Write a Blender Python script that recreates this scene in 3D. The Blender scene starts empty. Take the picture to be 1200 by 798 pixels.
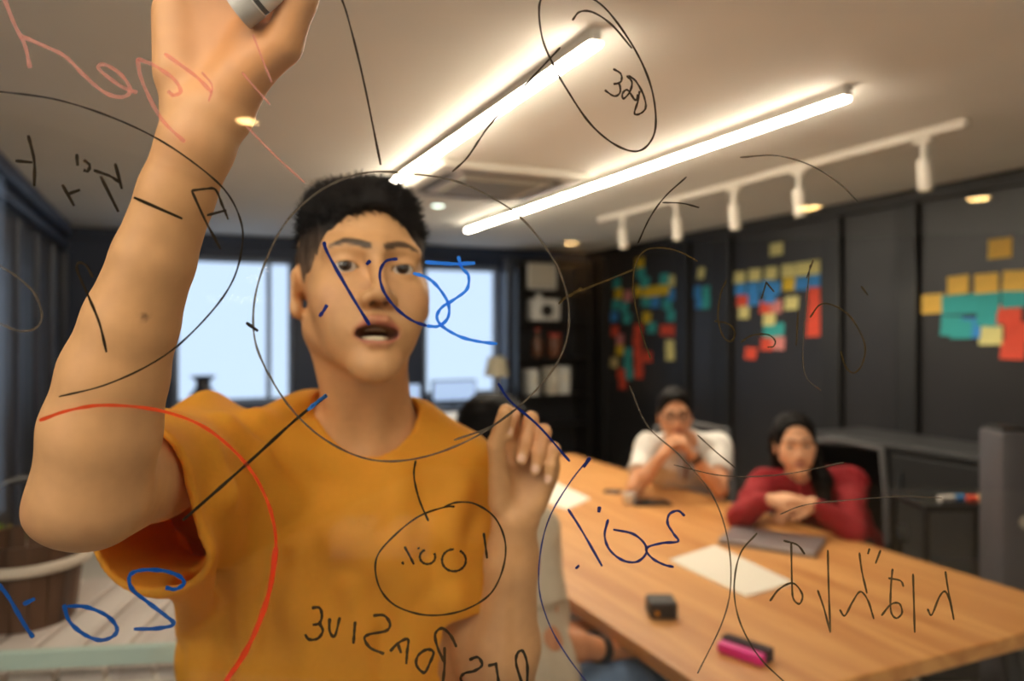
import bpy, bmesh, math, random
import numpy as np
from mathutils import Vector, Matrix

# ---------------------------------------------------------------- camera, world, exposure
SC = bpy.context.scene
COL = SC.collection
FPX = 880.0                                   # focal length in pixels of the 1200x798 frame
YAW = math.atan(396 / 880.0)                  # camera turned right of the room's depth axis
CA, SA = math.cos(YAW), math.sin(YAW)
CAMZ = 1.5
cam_d = bpy.data.cameras.new('camera')
cam_d.sensor_width = 36.0
cam_d.lens = 36.0 * FPX / 1200.0
cam_d.shift_y = -9.0 / 1200.0
cam_d.clip_start = 0.02
cam_d.dof.use_dof = True
cam_d.dof.focus_distance = 0.512
cam_d.dof.aperture_fstop = 4.4
cam = bpy.data.objects.new('camera', cam_d)
cam.location = (0, 0, CAMZ)
cam.rotation_euler = (math.radians(90), 0, -YAW)
COL.objects.link(cam)
SC.camera = cam

world = bpy.data.worlds.new('overcast_sky')
SC.world = world
world.use_nodes = True
wb = world.node_tree.nodes['Background']
wb.inputs['Color'].default_value = (0.61, 0.735, 0.94, 1)
wb.inputs['Strength'].default_value = 1.18

SC.view_settings.view_transform = 'Standard'
SC.view_settings.look = 'None'
SC.view_settings.exposure = 0.22
SC.view_settings.gamma = 1.0
SC.view_settings.use_curve_mapping = False
try:
    SC.cycles.use_denoising = True
    SC.cycles.max_bounces = 8
    SC.cycles.diffuse_bounces = 4
    SC.cycles.transparent_max_bounces = 16
    SC.cycles.sample_clamp_indirect = 6.0
    SC.cycles.caustics_reflective = False
    SC.cycles.caustics_refractive = False
except Exception:
    pass

TUBE_E = 88.0          # emission of the ceiling tubes
DOWN_E = 70.0         # emission of the recessed warm downlights
CEIL = 2.45

# ---------------------------------------------------------------- helpers
random.seed(7)
RNG = np.random.default_rng(5)

def c(px, py, D):
    """camera-aligned point (x right, y depth, z up) behind a pixel at depth D"""
    return np.array([(px - 600) / FPX * D, D, CAMZ - (py - 390) / FPX * D])

def c2w(p):
    p = np.asarray(p, dtype=float)
    q = np.empty_like(p)
    q[..., 0] = p[..., 0] * CA + p[..., 1] * SA
    q[..., 1] = -p[..., 0] * SA + p[..., 1] * CA
    q[..., 2] = p[..., 2]
    return q

def W(px, py, D):
    return Vector(c2w(c(px, py, D)))

def on_x(px, py, X):
    """world point on the plane x = X seen at the pixel"""
    yc = FPX * X / (CA * (px - 204.0))
    return Vector((X, (yc - X * SA) / CA, CAMZ - (py - 390) / FPX * yc))

def on_z(px, py, z):
    yc = (CAMZ - z) * FPX / (py - 390)
    return W(px, py, yc)

def on_y(px, py, Y):
    ang = math.atan((px - 600) / FPX) + YAW
    r = Y / math.cos(ang)
    yc = r * math.cos(ang - YAW)
    return W(px, py, yc)

def lin(rgb):
    out = []
    for v in rgb:
        v = v / 255.0
        out.append(v / 12.92 if v <= 0.04045 else ((v + 0.055) / 1.055) ** 2.4)
    return tuple(out)

def tag(o, label=None, cat=None, group=None, kind=None):
    if label: o['label'] = label
    if cat: o['category'] = cat
    if group: o['group'] = group
    if kind: o['kind'] = kind
    return o

def empty(name, loc, rz=0.0, label=None, cat=None, group=None):
    o = bpy.data.objects.new(name, None)
    o.empty_display_size = 0.05
    COL.objects.link(o)
    o.location = loc
    o.rotation_euler = (0, 0, rz)
    return tag(o, label, cat, group)

# materials -------------------------------------------------------------
MATS = {}
def mat(name, rgb, rough=0.55, metal=0.0, spec=0.5, var=0.0, scale=20.0, bump=0.0, sheen=0.0, coat=0.0, stretch=None, emit=None, estr=0.0, attr=None, sss=0.0):
    if name in MATS: return MATS[name]
    m = bpy.data.materials.new(name); m.use_nodes = True
    nt = m.node_tree; b = nt.nodes['Principled BSDF']
    col = lin(rgb) + (1,)
    b.inputs['Base Color'].default_value = col
    b.inputs['Roughness'].default_value = rough
    b.inputs['Metallic'].default_value = metal
    b.inputs['Specular IOR Level'].default_value = spec
    if coat: b.inputs['Coat Weight'].default_value = coat
    if sheen: b.inputs['Sheen Weight'].default_value = sheen
    if sss:
        b.inputs['Subsurface Weight'].default_value = sss
        b.inputs['Subsurface Radius'].default_value = (0.01, 0.004, 0.002)
    if emit:
        b.inputs['Emission Color'].default_value = tuple(emit) + (1,)
        b.inputs['Emission Strength'].default_value = estr
    src = None
    if attr:
        a = nt.nodes.new('ShaderNodeAttribute'); a.attribute_name = attr
        src = a.outputs['Color']
        nt.links.new(src, b.inputs['Base Color'])
    if var or bump:
        tc = nt.nodes.new('ShaderNodeTexCoord')
        n = nt.nodes.new('ShaderNodeTexNoise')
        n.inputs['Scale'].default_value = scale
        n.inputs['Detail'].default_value = 5
        vec = tc.outputs['Object']
        if stretch:
            mp = nt.nodes.new('ShaderNodeMapping')
            mp.inputs['Scale'].default_value = stretch
            nt.links.new(vec, mp.inputs['Vector']); vec = mp.outputs['Vector']
        nt.links.new(vec, n.inputs['Vector'])
        if var:
            mr = nt.nodes.new('ShaderNodeMapRange')
            mr.inputs['From Min'].default_value = 0.3; mr.inputs['From Max'].default_value = 0.7
            mr.inputs['To Min'].default_value = 1 - var; mr.inputs['To Max'].default_value = 1 + var
            nt.links.new(n.outputs['Fac'], mr.inputs['Value'])
            mx = nt.nodes.new('ShaderNodeMix'); mx.data_type = 'RGBA'; mx.blend_type = 'MULTIPLY'
            mx.inputs['Factor'].default_value = 1.0
            if src: nt.links.new(src, mx.inputs[6])
            else: mx.inputs[6].default_value = col
            nt.links.new(mr.outputs['Result'], mx.inputs[7])
            nt.links.new(mx.outputs[2], b.inputs['Base Color'])
        if bump:
            bp = nt.nodes.new('ShaderNodeBump')
            bp.inputs['Strength'].default_value = bump
            bp.inputs['Distance'].default_value = 0.004
            nt.links.new(n.outputs['Fac'], bp.inputs['Height'])
            nt.links.new(bp.outputs['Normal'], b.inputs['Normal'])
    MATS[name] = m
    return m

def wood(name, dark, light, scale=3.0, axis=1, rough=0.4):
    if name in MATS: return MATS[name]
    m = bpy.data.materials.new(name); m.use_nodes = True
    nt = m.node_tree; b = nt.nodes['Principled BSDF']
    tc = nt.nodes.new('ShaderNodeTexCoord'); mp = nt.nodes.new('ShaderNodeMapping')
    s = [9.0, 9.0, 9.0]; s[axis] = 0.55
    mp.inputs['Scale'].default_value = s
    n = nt.nodes.new('ShaderNodeTexNoise'); n.inputs['Scale'].default_value = scale; n.inputs['Detail'].default_value = 6
    n.inputs['Distortion'].default_value = 0.6
    r = nt.nodes.new('ShaderNodeValToRGB')
    r.color_ramp.elements[0].position = 0.33; r.color_ramp.elements[0].color = lin(dark) + (1,)
    r.color_ramp.elements[1].position = 0.68; r.color_ramp.elements[1].color = lin(light) + (1,)
    nt.links.new(tc.outputs['Object'], mp.inputs['Vector']); nt.links.new(mp.outputs['Vector'], n.inputs['Vector'])
    nt.links.new(n.outputs['Fac'], r.inputs['Fac']); nt.links.new(r.outputs['Color'], b.inputs['Base Color'])
    b.inputs['Roughness'].default_value = rough
    MATS[name] = m
    return m

def emis(name, color, strength):
    if name in MATS: return MATS[name]
    m = bpy.data.materials.new(name); m.use_nodes = True
    nt = m.node_tree; nt.nodes.remove(nt.nodes['Principled BSDF'])
    e = nt.nodes.new('ShaderNodeEmission')
    e.inputs['Color'].default_value = tuple(color) + (1,); e.inputs['Strength'].default_value = strength
    nt.links.new(e.outputs[0], nt.nodes['Material Output'].inputs['Surface'])
    MATS[name] = m
    return m

def glass_mat(name, tint=(0.97, 0.985, 0.98), ior=1.45):
    m = bpy.data.materials.new(name); m.use_nodes = True
    nt = m.node_tree; nt.nodes.remove(nt.nodes['Principled BSDF'])
    g = nt.nodes.new('ShaderNodeNewGeometry')
    mr = nt.nodes.new('ShaderNodeMapRange')
    mr.inputs['To Min'].default_value = ior; mr.inputs['To Max'].default_value = 1 / ior
    fr = nt.nodes.new('ShaderNodeFresnel')
    t = nt.nodes.new('ShaderNodeBsdfTransparent'); t.inputs['Color'].default_value = tuple(tint) + (1,)
    gl = nt.nodes.new('ShaderNodeBsdfGlossy'); gl.inputs['Roughness'].default_value = 0.0
    mx = nt.nodes.new('ShaderNodeMixShader')
    nt.links.new(g.outputs['Backfacing'], mr.inputs['Value']); nt.links.new(mr.outputs[0], fr.inputs['IOR'])
    nt.links.new(fr.outputs[0], mx.inputs[0]); nt.links.new(t.outputs[0], mx.inputs[1]); nt.links.new(gl.outputs[0], mx.inputs[2])
    nt.links.new(mx.outputs[0], nt.nodes['Material Output'].inputs['Surface'])
    return m

def ink(name, rgb, opacity=0.75):
    """marker ink: partly covers, partly filters the light that comes through it"""
    if name in MATS: return MATS[name]
    m = bpy.data.materials.new(name); m.use_nodes = True
    nt = m.node_tree; b = nt.nodes['Principled BSDF']
    col = lin(rgb)
    nt.nodes.remove(b)
    df = nt.nodes.new('ShaderNodeBsdfDiffuse'); df.inputs['Color'].default_value = col + (1,)
    tl = nt.nodes.new('ShaderNodeBsdfTranslucent'); tl.inputs['Color'].default_value = col + (1,)
    b = nt.nodes.new('ShaderNodeMixShader'); b.inputs[0].default_value = 0.5
    nt.links.new(df.outputs[0], b.inputs[1]); nt.links.new(tl.outputs[0], b.inputs[2])
    t = nt.nodes.new('ShaderNodeBsdfTransparent')
    mxv = max(col) + 1e-4
    t.inputs['Color'].default_value = tuple(0.25 + 0.75 * min(1, v / mxv) if mxv > 0.15 else 0.6 for v in col) + (1,)
    mx = nt.nodes.new('ShaderNodeMixShader'); mx.inputs[0].default_value = opacity
    nt.links.new(t.outputs[0], mx.inputs[1]); nt.links.new(b.outputs[0], mx.inputs[2])
    nt.links.new(mx.outputs[0], nt.nodes['Material Output'].inputs['Surface'])
    MATS[name] = m
    return m

# mesh builder ------------------------------------------------------------
class MB:
    def __init__(s): s.bm = bmesh.new()
    def box(s, cen, size, bevel=0.0, rot=None, seg=2):
        b = bmesh.new()
        bmesh.ops.create_cube(b, size=1.0)
        for v in b.verts: v.co = Vector((v.co.x * size[0], v.co.y * size[1], v.co.z * size[2]))
        if bevel > 0:
            bmesh.ops.bevel(b, geom=list(b.edges), offset=min(bevel, min(size) * 0.49), segments=seg, affect='EDGES', profile=0.5)
        M = Matrix.Translation(Vector(cen))
        if rot is not None:
            M = M @ (rot.to_4x4() if not isinstance(rot, (float, int)) else Matrix.Rotation(rot, 4, 'Z'))
        b.transform(M); s._merge(b); return s
    def _merge(s, b):
        me = bpy.data.meshes.new('t'); b.to_mesh(me); b.free(); s.bm.from_mesh(me); bpy.data.meshes.remove(me)
    def cyl(s, a, b2, r1, r2=None, seg=20, cap=True):
        a = Vector(a); b2 = Vector(b2); r2 = r1 if r2 is None else r2
        d = b2 - a
        b = bmesh.new()
        bmesh.ops.create_cone(b, cap_ends=cap, segments=seg, radius1=max(r1, 1e-5), radius2=max(r2, 1e-5), depth=d.length)
        M = Matrix.Translation((a + b2) / 2) @ d.to_track_quat('Z', 'Y').to_matrix().to_4x4()
        b.transform(M); s._merge(b); return s
    def sphere(s, cen, r, seg=16, sc=(1, 1, 1)):
        b = bmesh.new()
        bmesh.ops.create_uvsphere(b, u_segments=seg, v_segments=max(6, seg // 2), radius=r)
        for v in b.verts: v.co = Vector((v.co.x * sc[0], v.co.y * sc[1], v.co.z * sc[2])) + Vector(cen)
        s._merge(b); return s
    def lathe(s, cen, prof, seg=28):
        cen = Vector(cen); rings = []
        for r, z in prof:
            rings.append([s.bm.verts.new(cen + Vector((r * math.cos(2 * math.pi * i / seg), r * math.sin(2 * math.pi * i / seg), z))) for i in range(seg)])
        for A, B in zip(rings, rings[1:]):
            for i in range(seg):
                s.bm.faces.new((A[i], A[(i + 1) % seg], B[(i + 1) % seg], B[i]))
        for R, flip in ((rings[0], True), (rings[-1], False)):
            if len(set(round(v.co.x, 6) for v in R)) > 1:
                s.bm.faces.new(R[::-1] if flip else R)
        return s
    def tube(s, pts, r, seg=8, closed=False):
        pts = [Vector(p) for p in pts]; n = len(pts); rings = []
        for i, p in enumerate(pts):
            t = (pts[min(i + 1, n - 1)] - pts[max(i - 1, 0)]).normalized()
            u = t.cross(Vector((0, 0, 1)))
            if u.length < 1e-3: u = t.cross(Vector((1, 0, 0)))
            u.normalize(); v = t.cross(u)
            rr = r[i] if isinstance(r, (list, tuple)) else r
            rings.append([s.bm.verts.new(p + u * rr * math.cos(2 * math.pi * k / seg) + v * rr * math.sin(2 * math.pi * k / seg)) for k in range(seg)])
        for A, B in zip(rings, rings[1:]):
            for k in range(seg): s.bm.faces.new((A[k], A[(k + 1) % seg], B[(k + 1) % seg], B[k]))
        s.bm.faces.new(rings[0][::-1]); s.bm.faces.new(rings[-1])
        return s
    def quad(s, pts):
        s.bm.faces.new([s.bm.verts.new(Vector(p)) for p in pts]); return s
    def prism(s, poly, h):
        """poly: list of Vectors (planar), extruded by vector h"""
        h = Vector(h)
        A = [s.bm.verts.new(Vector(p)) for p in poly]; B = [s.bm.verts.new(Vector(p) + h) for p in poly]
        n = len(A)
        s.bm.faces.new(A[::-1]); s.bm.faces.new(B)
        for i in range(n): s.bm.faces.new((A[i], A[(i + 1) % n], B[(i + 1) % n], B[i]))
        return s
    def build(s, name, m, parent=None, smooth=False, base=None):
        """base: world position of the parent (verts were given in world space)"""
        bmesh.ops.recalc_face_normals(s.bm, faces=list(s.bm.faces))
        if base is not None:
            bmesh.ops.translate(s.bm, verts=list(s.bm.verts), vec=-Vector(base))
        me = bpy.data.meshes.new(name); s.bm.to_mesh(me); s.bm.free()
        me.materials.append(m)
        if smooth:
            me.polygons.foreach_set('use_smooth', [True] * len(me.polygons))
            try:
                me.set_sharp_from_angle(angle=math.radians(40))
            except Exception: pass
        o = bpy.data.objects.new(name, me); COL.objects.link(o)
        if parent is not None: o.parent = parent
        return o

def struct(name, mb, m, parent=None, smooth=False):
    o = mb.build(name, m, parent, smooth)
    if parent is None: o['kind'] = 'structure'
    return o

def dup(root, loc=None, rz=None):
    r = root.copy(); COL.objects.link(r)
    if loc is not None: r.location = loc
    if rz is not None: r.rotation_euler = (0, 0, rz)
    for ch in list(root.children):
        q = ch.copy(); COL.objects.link(q); q.parent = r
        for g in list(ch.children):
            d = g.copy(); COL.objects.link(d); d.parent = q
    return r

# signed-distance modelling (smoothly blended volumes turned into one continuous surface) -----------
def cap(a, b, r1, r2=None, flat=None):
    a = np.asarray(a, float); b = np.asarray(b, float); r2 = r1 if r2 is None else r2
    ab = b - a; L2 = float(ab @ ab) + 1e-12
    def f(P):
        q = P - a
        if flat is not None:
            for u, s in flat:
                u = np.asarray(u, float)
                q = q + ((1.0 / s - 1.0) * (q @ u))[:, None] * u
        t = np.clip(q @ ab / L2, 0, 1)
        return np.linalg.norm(q - t[:, None] * ab, axis=1) - (r1 + (r2 - r1) * t)
    return f

def ell(cn, r, R=None):
    cn = np.asarray(cn, float); r = np.asarray(r, float)
    def f(P):
        q = P - cn
        if R is not None: q = q @ R
        k0 = np.linalg.norm(q / r, axis=1); k1 = np.linalg.norm(q / (r * r), axis=1) + 1e-9
        return k0 * (k0 - 1.0) / k1
    return f

def plane(p, n):
    p = np.asarray(p, float); n = np.asarray(n, float); n = n / np.linalg.norm(n)
    return lambda P: (P - p) @ n

def A(f, k=0.01): return ('add', f, k)
def S(f, k=0.005): return ('sub', f, k)
def I(f, k=0.002): return ('int', f, k)
def D_(f): return ('dis', f, 0)

def smin(a, b, k):
    h = np.clip(0.5 + 0.5 * (b - a) / k, 0, 1)
    return b * (1 - h) + a * h - k * h * (1 - h)

def ev(ops, P, use=None):
    d = np.full(len(P), 9.0)
    first = True
    for j, (op, f, k) in enumerate(ops):
        if use is not None and not use[j]: continue
        if op == 'add':
            v = f(P); d = v if first else smin(d, v, k); first = False
        elif op == 'sub': d = -smin(-d, f(P), k)
        elif op == 'int': d = -smin(-d, -f(P), k)
        elif op == 'shell': d = np.maximum(d, -(d + k))
        else: d = d + f(P)
    return d

def xf(ops, R, o, s=1.0):
    R = np.asarray(R, float); o = np.asarray(o, float)
    def w(f): return lambda P: f((P - o) @ R / s) * s
    return [(op, w(f) if f else None, k * s) for op, f, k in ops]

def sdf_mesh(ops, lo, hi, h, B=16):
    lo = np.asarray(lo, float); hi = np.asarray(hi, float)
    nb = np.ceil((hi - lo) / h / B).astype(int)
    n = nb * B
    V = np.empty(n, np.float32)
    rad = 0.5 * B * h * math.sqrt(3)
    g = [np.arange(k) for k in nb]
    bi = np.stack(np.meshgrid(*g, indexing='ij'), -1).reshape(-1, 3)
    cen = lo + (bi * B + (B - 1) / 2) * h
    dc = ev(ops, cen)
    per = [f(cen) if f else None for (_, f, _) in ops]
    adds = [p for (op, _, _), p in zip(ops, per) if op == 'add']
    mn = np.min(adds, axis=0)
    act = np.abs(dc) < rad * 1.9 + 0.015
    Vb = V.reshape(nb[0], B, nb[1], B, nb[2], B)
    off = np.stack(np.meshgrid(*[np.arange(B)] * 3, indexing='ij'), -1).reshape(-1, 3) * h
    for i in range(len(bi)):
        x, y, z = bi[i]
        if not act[i]:
            Vb[x, :, y, :, z, :] = dc[i]; continue
        use = []
        for (op, f, k), p in zip(ops, per):
            if op == 'add': use.append(p[i] < mn[i] + 3.0 * rad + 2 * k)
            elif op == 'sub': use.append(p[i] < rad * 2.2 + 2 * k)
            else: use.append(True)
        Vb[x, :, y, :, z, :] = ev(ops, lo + bi[i] * B * h + off, use).reshape(B, B, B)
    ins = V < 0
    cnt = np.zeros(n - 1, np.uint8)
    for a in (0, 1):
        for b in (0, 1):
            for d in (0, 1):
                cnt += ins[a:n[0] - 1 + a, b:n[1] - 1 + b, d:n[2] - 1 + d]
    cells = np.argwhere((cnt > 0) & (cnt < 8))
    m = n - 1
    key = (cells[:, 0] * m[1] + cells[:, 1]) * m[2] + cells[:, 2]
    cor = [(a, b, d) for a in (0, 1) for b in (0, 1) for d in (0, 1)]
    val = {q: V[cells[:, 0] + q[0], cells[:, 1] + q[1], cells[:, 2] + q[2]].astype(float) for q in cor}
    acc = np.zeros((len(cells), 3)); num = np.zeros(len(cells))
    for q in cor:
        for ax in range(3):
            if q[ax] == 1: continue
            q2 = list(q); q2[ax] = 1; q2 = tuple(q2)
            v0, v1 = val[q], val[q2]
            hit = (v0 < 0) != (v1 < 0)
            den = np.where(hit, v0 - v1, 1.0)
            t = np.where(hit, v0 / den, 0.0)
            pt = np.tile(np.array(q, float), (len(cells), 1)); pt[:, ax] += t
            acc += pt * hit[:, None]; num += hit
    verts = lo + (cells + acc / num[:, None]) * h
    quads = []
    for ax in range(3):
        o1, o2 = [(1, 2), (2, 0), (0, 1)][ax]
        sl0 = [slice(None)] * 3; sl1 = [slice(None)] * 3
        sl0[ax] = slice(0, n[ax] - 1); sl1[ax] = slice(1, n[ax])
        a0 = ins[tuple(sl0)]; a1 = ins[tuple(sl1)]
        e = np.argwhere(a0 != a1)
        ok = (e[:, o1] > 0) & (e[:, o2] > 0) & (e[:, o1] < m[o1]) & (e[:, o2] < m[o2])
        e = e[ok]
        s0 = a0[tuple(e.T)]
        ids = []
        for d1, d2 in ((-1, -1), (0, -1), (0, 0), (-1, 0)):
            q = e.copy(); q[:, o1] += d1; q[:, o2] += d2
            kk = (q[:, 0] * m[1] + q[:, 1]) * m[2] + q[:, 2]
            ids.append(np.searchsorted(key, kk))
        Q = np.stack(ids, 1)
        Q[~s0] = Q[~s0][:, ::-1]
        quads.append(Q)
    return verts, np.concatenate(quads)

def np_mesh(name, verts, quads, m, parent=None, cols=None, smooth=True):
    me = bpy.data.meshes.new(name)
    me.vertices.add(len(verts)); me.vertices.foreach_set('co', np.asarray(verts, np.float32).ravel())
    k = quads.shape[1]
    me.loops.add(quads.size); me.loops.foreach_set('vertex_index', quads.astype(np.int32).ravel())
    me.polygons.add(len(quads))
    me.polygons.foreach_set('loop_start', np.arange(0, quads.size, k, dtype=np.int32))
    me.polygons.foreach_set('loop_total', np.full(len(quads), k, np.int32))
    me.update(calc_edges=True)
    if smooth: me.polygons.foreach_set('use_smooth', np.ones(len(quads), bool))
    if cols is not None:
        at = me.color_attributes.new('paint', 'FLOAT_COLOR', 'POINT')
        q = np.ones((len(verts), 4), np.float32); q[:, :3] = cols
        at.data.foreach_set('color', q.ravel())
    me.materials.append(m)
    o = bpy.data.objects.new(name, me); COL.objects.link(o)
    if parent is not None: o.parent = parent
    return o

def rotm(yaw=0, pitch=0, roll=0):
    """head axes: yaw>0 turns the face (-y) to image right, pitch>0 lifts the chin, roll>0 tips to image right"""
    y, p, r = (math.radians(v) for v in (yaw, pitch, roll))
    return np.array(Matrix.Rotation(y, 3, 'Z') @ Matrix.Rotation(-p, 3, 'X') @ Matrix.Rotation(r, 3, 'Y'))

# ================================================================ the room
XL, XR, YB = -0.92, 4.51, 7.80            # left wall, right wall, back wall (far side of the glass)
XF, YF = -2.6, -7.2                       # the space on the camera's side goes on to here
M_char = mat('charcoal_paint', (38, 39, 44), 0.42, var=0.12, scale=3)
M_char2 = mat('charcoal_panel', (29, 28, 30), 0.38, var=0.15, scale=2)
M_black = mat('black_paint', (18, 18, 20), 0.45)
M_navy = mat('navy_paint', (44, 58, 84), 0.45, var=0.1, scale=4)
M_ceil = mat('ceiling_paint', (236, 232, 224), 0.8, var=0.03, scale=2)
M_floor = mat('floor_carpet', (200, 192, 180), 0.8, var=0.2, scale=40, bump=0.3)
M_white = mat('white_enamel', (226, 224, 218), 0.4)
M_cream = mat('taupe_wall', (96, 88, 80), 0.8, var=0.04, scale=3)

mb = MB(); mb.box(((XF + XR) / 2, (YF + YB) / 2, -0.05), (XR - XF + 0.4, YB - YF + 0.4, 0.1)); struct('floor', mb, M_floor)
mb = MB(); mb.box(((XF + XR) / 2, (YF + YB) / 2, CEIL + 0.05), (XR - XF + 0.4, YB - YF + 0.4, 0.1)); ceiling = struct('ceiling', mb, M_ceil)
mb = MB(); mb.box((XR + 0.05, (YF + YB) / 2, CEIL / 2), (0.1, YB - YF, CEIL)); wall_r = struct('wall_right', mb, M_black)
mb = MB(); mb.box((XL - 0.05, (0.9 + YB) / 2, CEIL / 2), (0.1, YB - 0.9, CEIL)); wall_l = struct('wall_left', mb, M_black)
mb = MB(); mb.box(((XF + XL) / 2 - 0.1, 0.85, CEIL / 2), (XL - XF + 0.2, 0.1, CEIL)); struct('wall_left_return', mb, M_cream)
CW = (-1.9, 0.55, 0.7, 2.2)                 # daylight window on the camera's side: y0, y1, z0, z1
mb = MB()
for y0, y1, z0, z1 in ((YF, CW[0], 0, CEIL), (CW[1], 0.9, 0, CEIL), (CW[0], CW[1], 0, CW[2]), (CW[0], CW[1], CW[3], CEIL)):
    mb.box((XF - 0.05, (y0 + y1) / 2, (z0 + z1) / 2), (0.1, y1 - y0, z1 - z0))
struct('wall_camera_side', mb, M_cream)
mb = MB(); mb.box(((XF + XR) / 2, YF - 0.05, CEIL / 2), (XR - XF + 0.2, 0.1, CEIL)); struct('wall_front', mb, M_cream)

# back wall with two window openings
def ybx(px): return on_y(px, 390, YB).x
def ybz(px, py): return on_y(px, py, YB).z
w1 = (ybx(203), ybx(345), 0.80, 2.24)
w2 = (ybx(497), ybx(586), 0.80, 2.24)
mb = MB()
def wseg(x0, x1, z0, z1): mb.box(((x0 + x1) / 2, YB + 0.08, (z0 + z1) / 2), (x1 - x0, 0.16, z1 - z0))
wseg(XL, w1[0], 0, CEIL); wseg(w1[1], w2[0], 0, CEIL); wseg(w2[1], XR, 0, CEIL)
for w in (w1, w2): wseg(w[0], w[1], 0, w[2]); wseg(w[0], w[1], w[3], CEIL)
struct('wall_back', mb, M_navy)
M_pane = glass_mat('window_glass', (0.96, 0.98, 1.0), 1.12)
M_frame = mat('window_frame_paint', (150, 165, 190), 0.5)
M_blind = mat('white_blind', (235, 240, 245), 0.7)
def window(name, w, mull, label):
    r = empty(name, ((w[0] + w[1]) / 2, YB, w[2])); r['kind'] = 'structure'; r['label'] = label
    base = r.location
    t = 0.05
    for cx, cz, sx, sz in (((w[0] + w[1]) / 2, w[2] + t / 2, w[1] - w[0], t), ((w[0] + w[1]) / 2, w[3] - t / 2, w[1] - w[0], t),
                           (w[0] + t / 2, (w[2] + w[3]) / 2, t, w[3] - w[2] - 2 * t), (w[1] - t / 2, (w[2] + w[3]) / 2, t, w[3] - w[2] - 2 * t)):
        b = MB(); b.box((cx, YB + 0.09, cz), (sx, 0.07, sz), 0.008); b.build('window_frame', M_frame, r, base=base)
    xs = [w[0] + t] + mull + [w[1] - t]
    for x in mull:
        b = MB(); b.box((x, YB + 0.09, (w[2] + w[3]) / 2), (0.045, 0.07, w[3] - w[2] - 2 * t), 0.008); b.build('mullion', M_frame, r, base=base)
    for a, bb in zip(xs, xs[1:]):
        b = MB(); b.box(((a + bb) / 2, YB + 0.095, (w[2] + w[3]) / 2), (bb - a - 0.02, 0.006, w[3] - w[2] - 2 * t)); b.build('pane', M_pane, r, base=base)
    b = MB(); b.box(((w[0] + w[1]) / 2, YB - 0.04, w[2] - 0.02), (w[1] - w[0] + 0.1, 0.2, 0.04), 0.008); b.build('window_sill', M_navy, r, base=base)
window('window_1', w1, [ybx(316)], 'wide bright window left of the presenter with a thin mullion')
window('window_2', w2, [], 'narrow bright window right of the presenter\'s face')

# cornice and dark header bands
mb = MB(); mb.box((XR - 0.03, YB / 2, CEIL - 0.045), (0.06, YB, 0.09), 0.01); struct('trim_1', mb, M_black)
mb = MB(); mb.box((XL + 0.05, (0.9 + YB) / 2, CEIL - 0.05), (0.10, YB - 0.9, 0.10), 0.02); struct('trim_2', mb, M_navy)
mb = MB(); mb.box((XL + 0.03, (0.9 + YB) / 2, CEIL - 0.16), (0.06, YB - 0.9, 0.06), 0.015); struct('trim_3', mb, M_navy)
mb = MB(); mb.box(((XL + XR) / 2, YB - 0.03, CEIL - 0.05), (XR - XL, 0.06, 0.10), 0.01); struct('trim_4', mb, M_navy)

# right wall: recessed smooth panels between darker posts (children of the wall)
edges = [(655, 690), (698, 713), (796, 811), (838, 860), (967, 990), (1056, 1080)]
posts = []
for a, b in edges:
    y1 = on_x(a, 390, XR).y; y0 = on_x(b, 390, XR).y
    posts.append((y0, y1))
posts.append((on_x(1330, 390, XR).y, on_x(1290, 390, XR).y))
posts.append((-1.2, -1.0))
for y0, y1 in posts:
    b = MB(); b.box((XR - 0.03, (y0 + y1) / 2, (CEIL - 0.09) / 2), (0.06, y1 - y0, CEIL - 0.09), 0.012); b.build('post', M_black, wall_r)
ps = sorted(posts, key=lambda q: -q[0])
for (a0, a1), (b0, b1) in zip(ps, ps[1:]):
    for z0, z1 in ((0.12, 2.36),):
        b = MB(); b.box((XR - 0.006, (a0 + b1) / 2, (z0 + z1) / 2), (0.02, a0 - b1 - 0.02, z1 - z0), 0.006); b.build('wall_panel', M_char2, wall_r)
# left wall: tall dark doors with pale edges
M_slate = mat('slate_blue_gloss', (58, 62, 76), 0.3, var=0.2, scale=2)
M_dbrown = mat('dark_walnut', (44, 36, 32), 0.4, var=0.3, scale=6)
for i, y in enumerate(np.arange(1.2, YB - 0.3, 0.72)):
    b = MB(); b.box((XL + 0.02, y + 0.27, 1.10), (0.04, 0.50, 2.16), 0.01); b.build('tall_panel', M_dbrown if i % 2 else M_char, wall_l)
    b = MB(); b.box((XL + 0.035, y + 0.60, 1.10), (0.07, 0.10, 2.2), 0.015); b.build('post', M_slate, wall_l)

# ---------------------------------------------------------------- ceiling fittings
M_tube = emis('tube_glow', (1.0, 0.86, 0.68), TUBE_E)
M_alu = mat('white_aluminium', (215, 210, 200), 0.45)
def tube_light(x, y0, y1, label):
    r = empty('linear_light', (x, (y0 + y1) / 2, CEIL), label=label, cat='ceiling light', group='linear ceiling lights')
    base = r.location
    b = MB(); b.box((x, (y0 + y1) / 2, CEIL - 0.022), (0.042, y1 - y0, 0.044), 0.003); b.build('housing', M_alu, r, base=base)
    b = MB(); half_tube(b, Vector((x, y0 + 0.01, CEIL - 0.044)), Vector((x, y1 - 0.01, CEIL - 0.044)), 0.020)
    b.build('diffuser', M_tube, r, True, base=base)
def half_tube(b, a, e, r):
    d = (e - a).normalized(); u = d.cross(Vector((0, 0, 1))).normalized(); n = 12
    pr = [u * r * math.cos(math.pi * i / n) - Vector((0, 0, 1)) * (r * 0.55 * math.sin(math.pi * i / n) + 0.002) for i in range(n + 1)]
    b.prism([a + q for q in [u * r] + pr + [-u * r]], e - a)
tube_light(1.20, 2.02, 4.72, 'glowing linear ceiling light nearer the presenter\'s head')
tube_light(2.36, 2.10, 6.20, 'longer glowing linear ceiling light over the table side')
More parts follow.
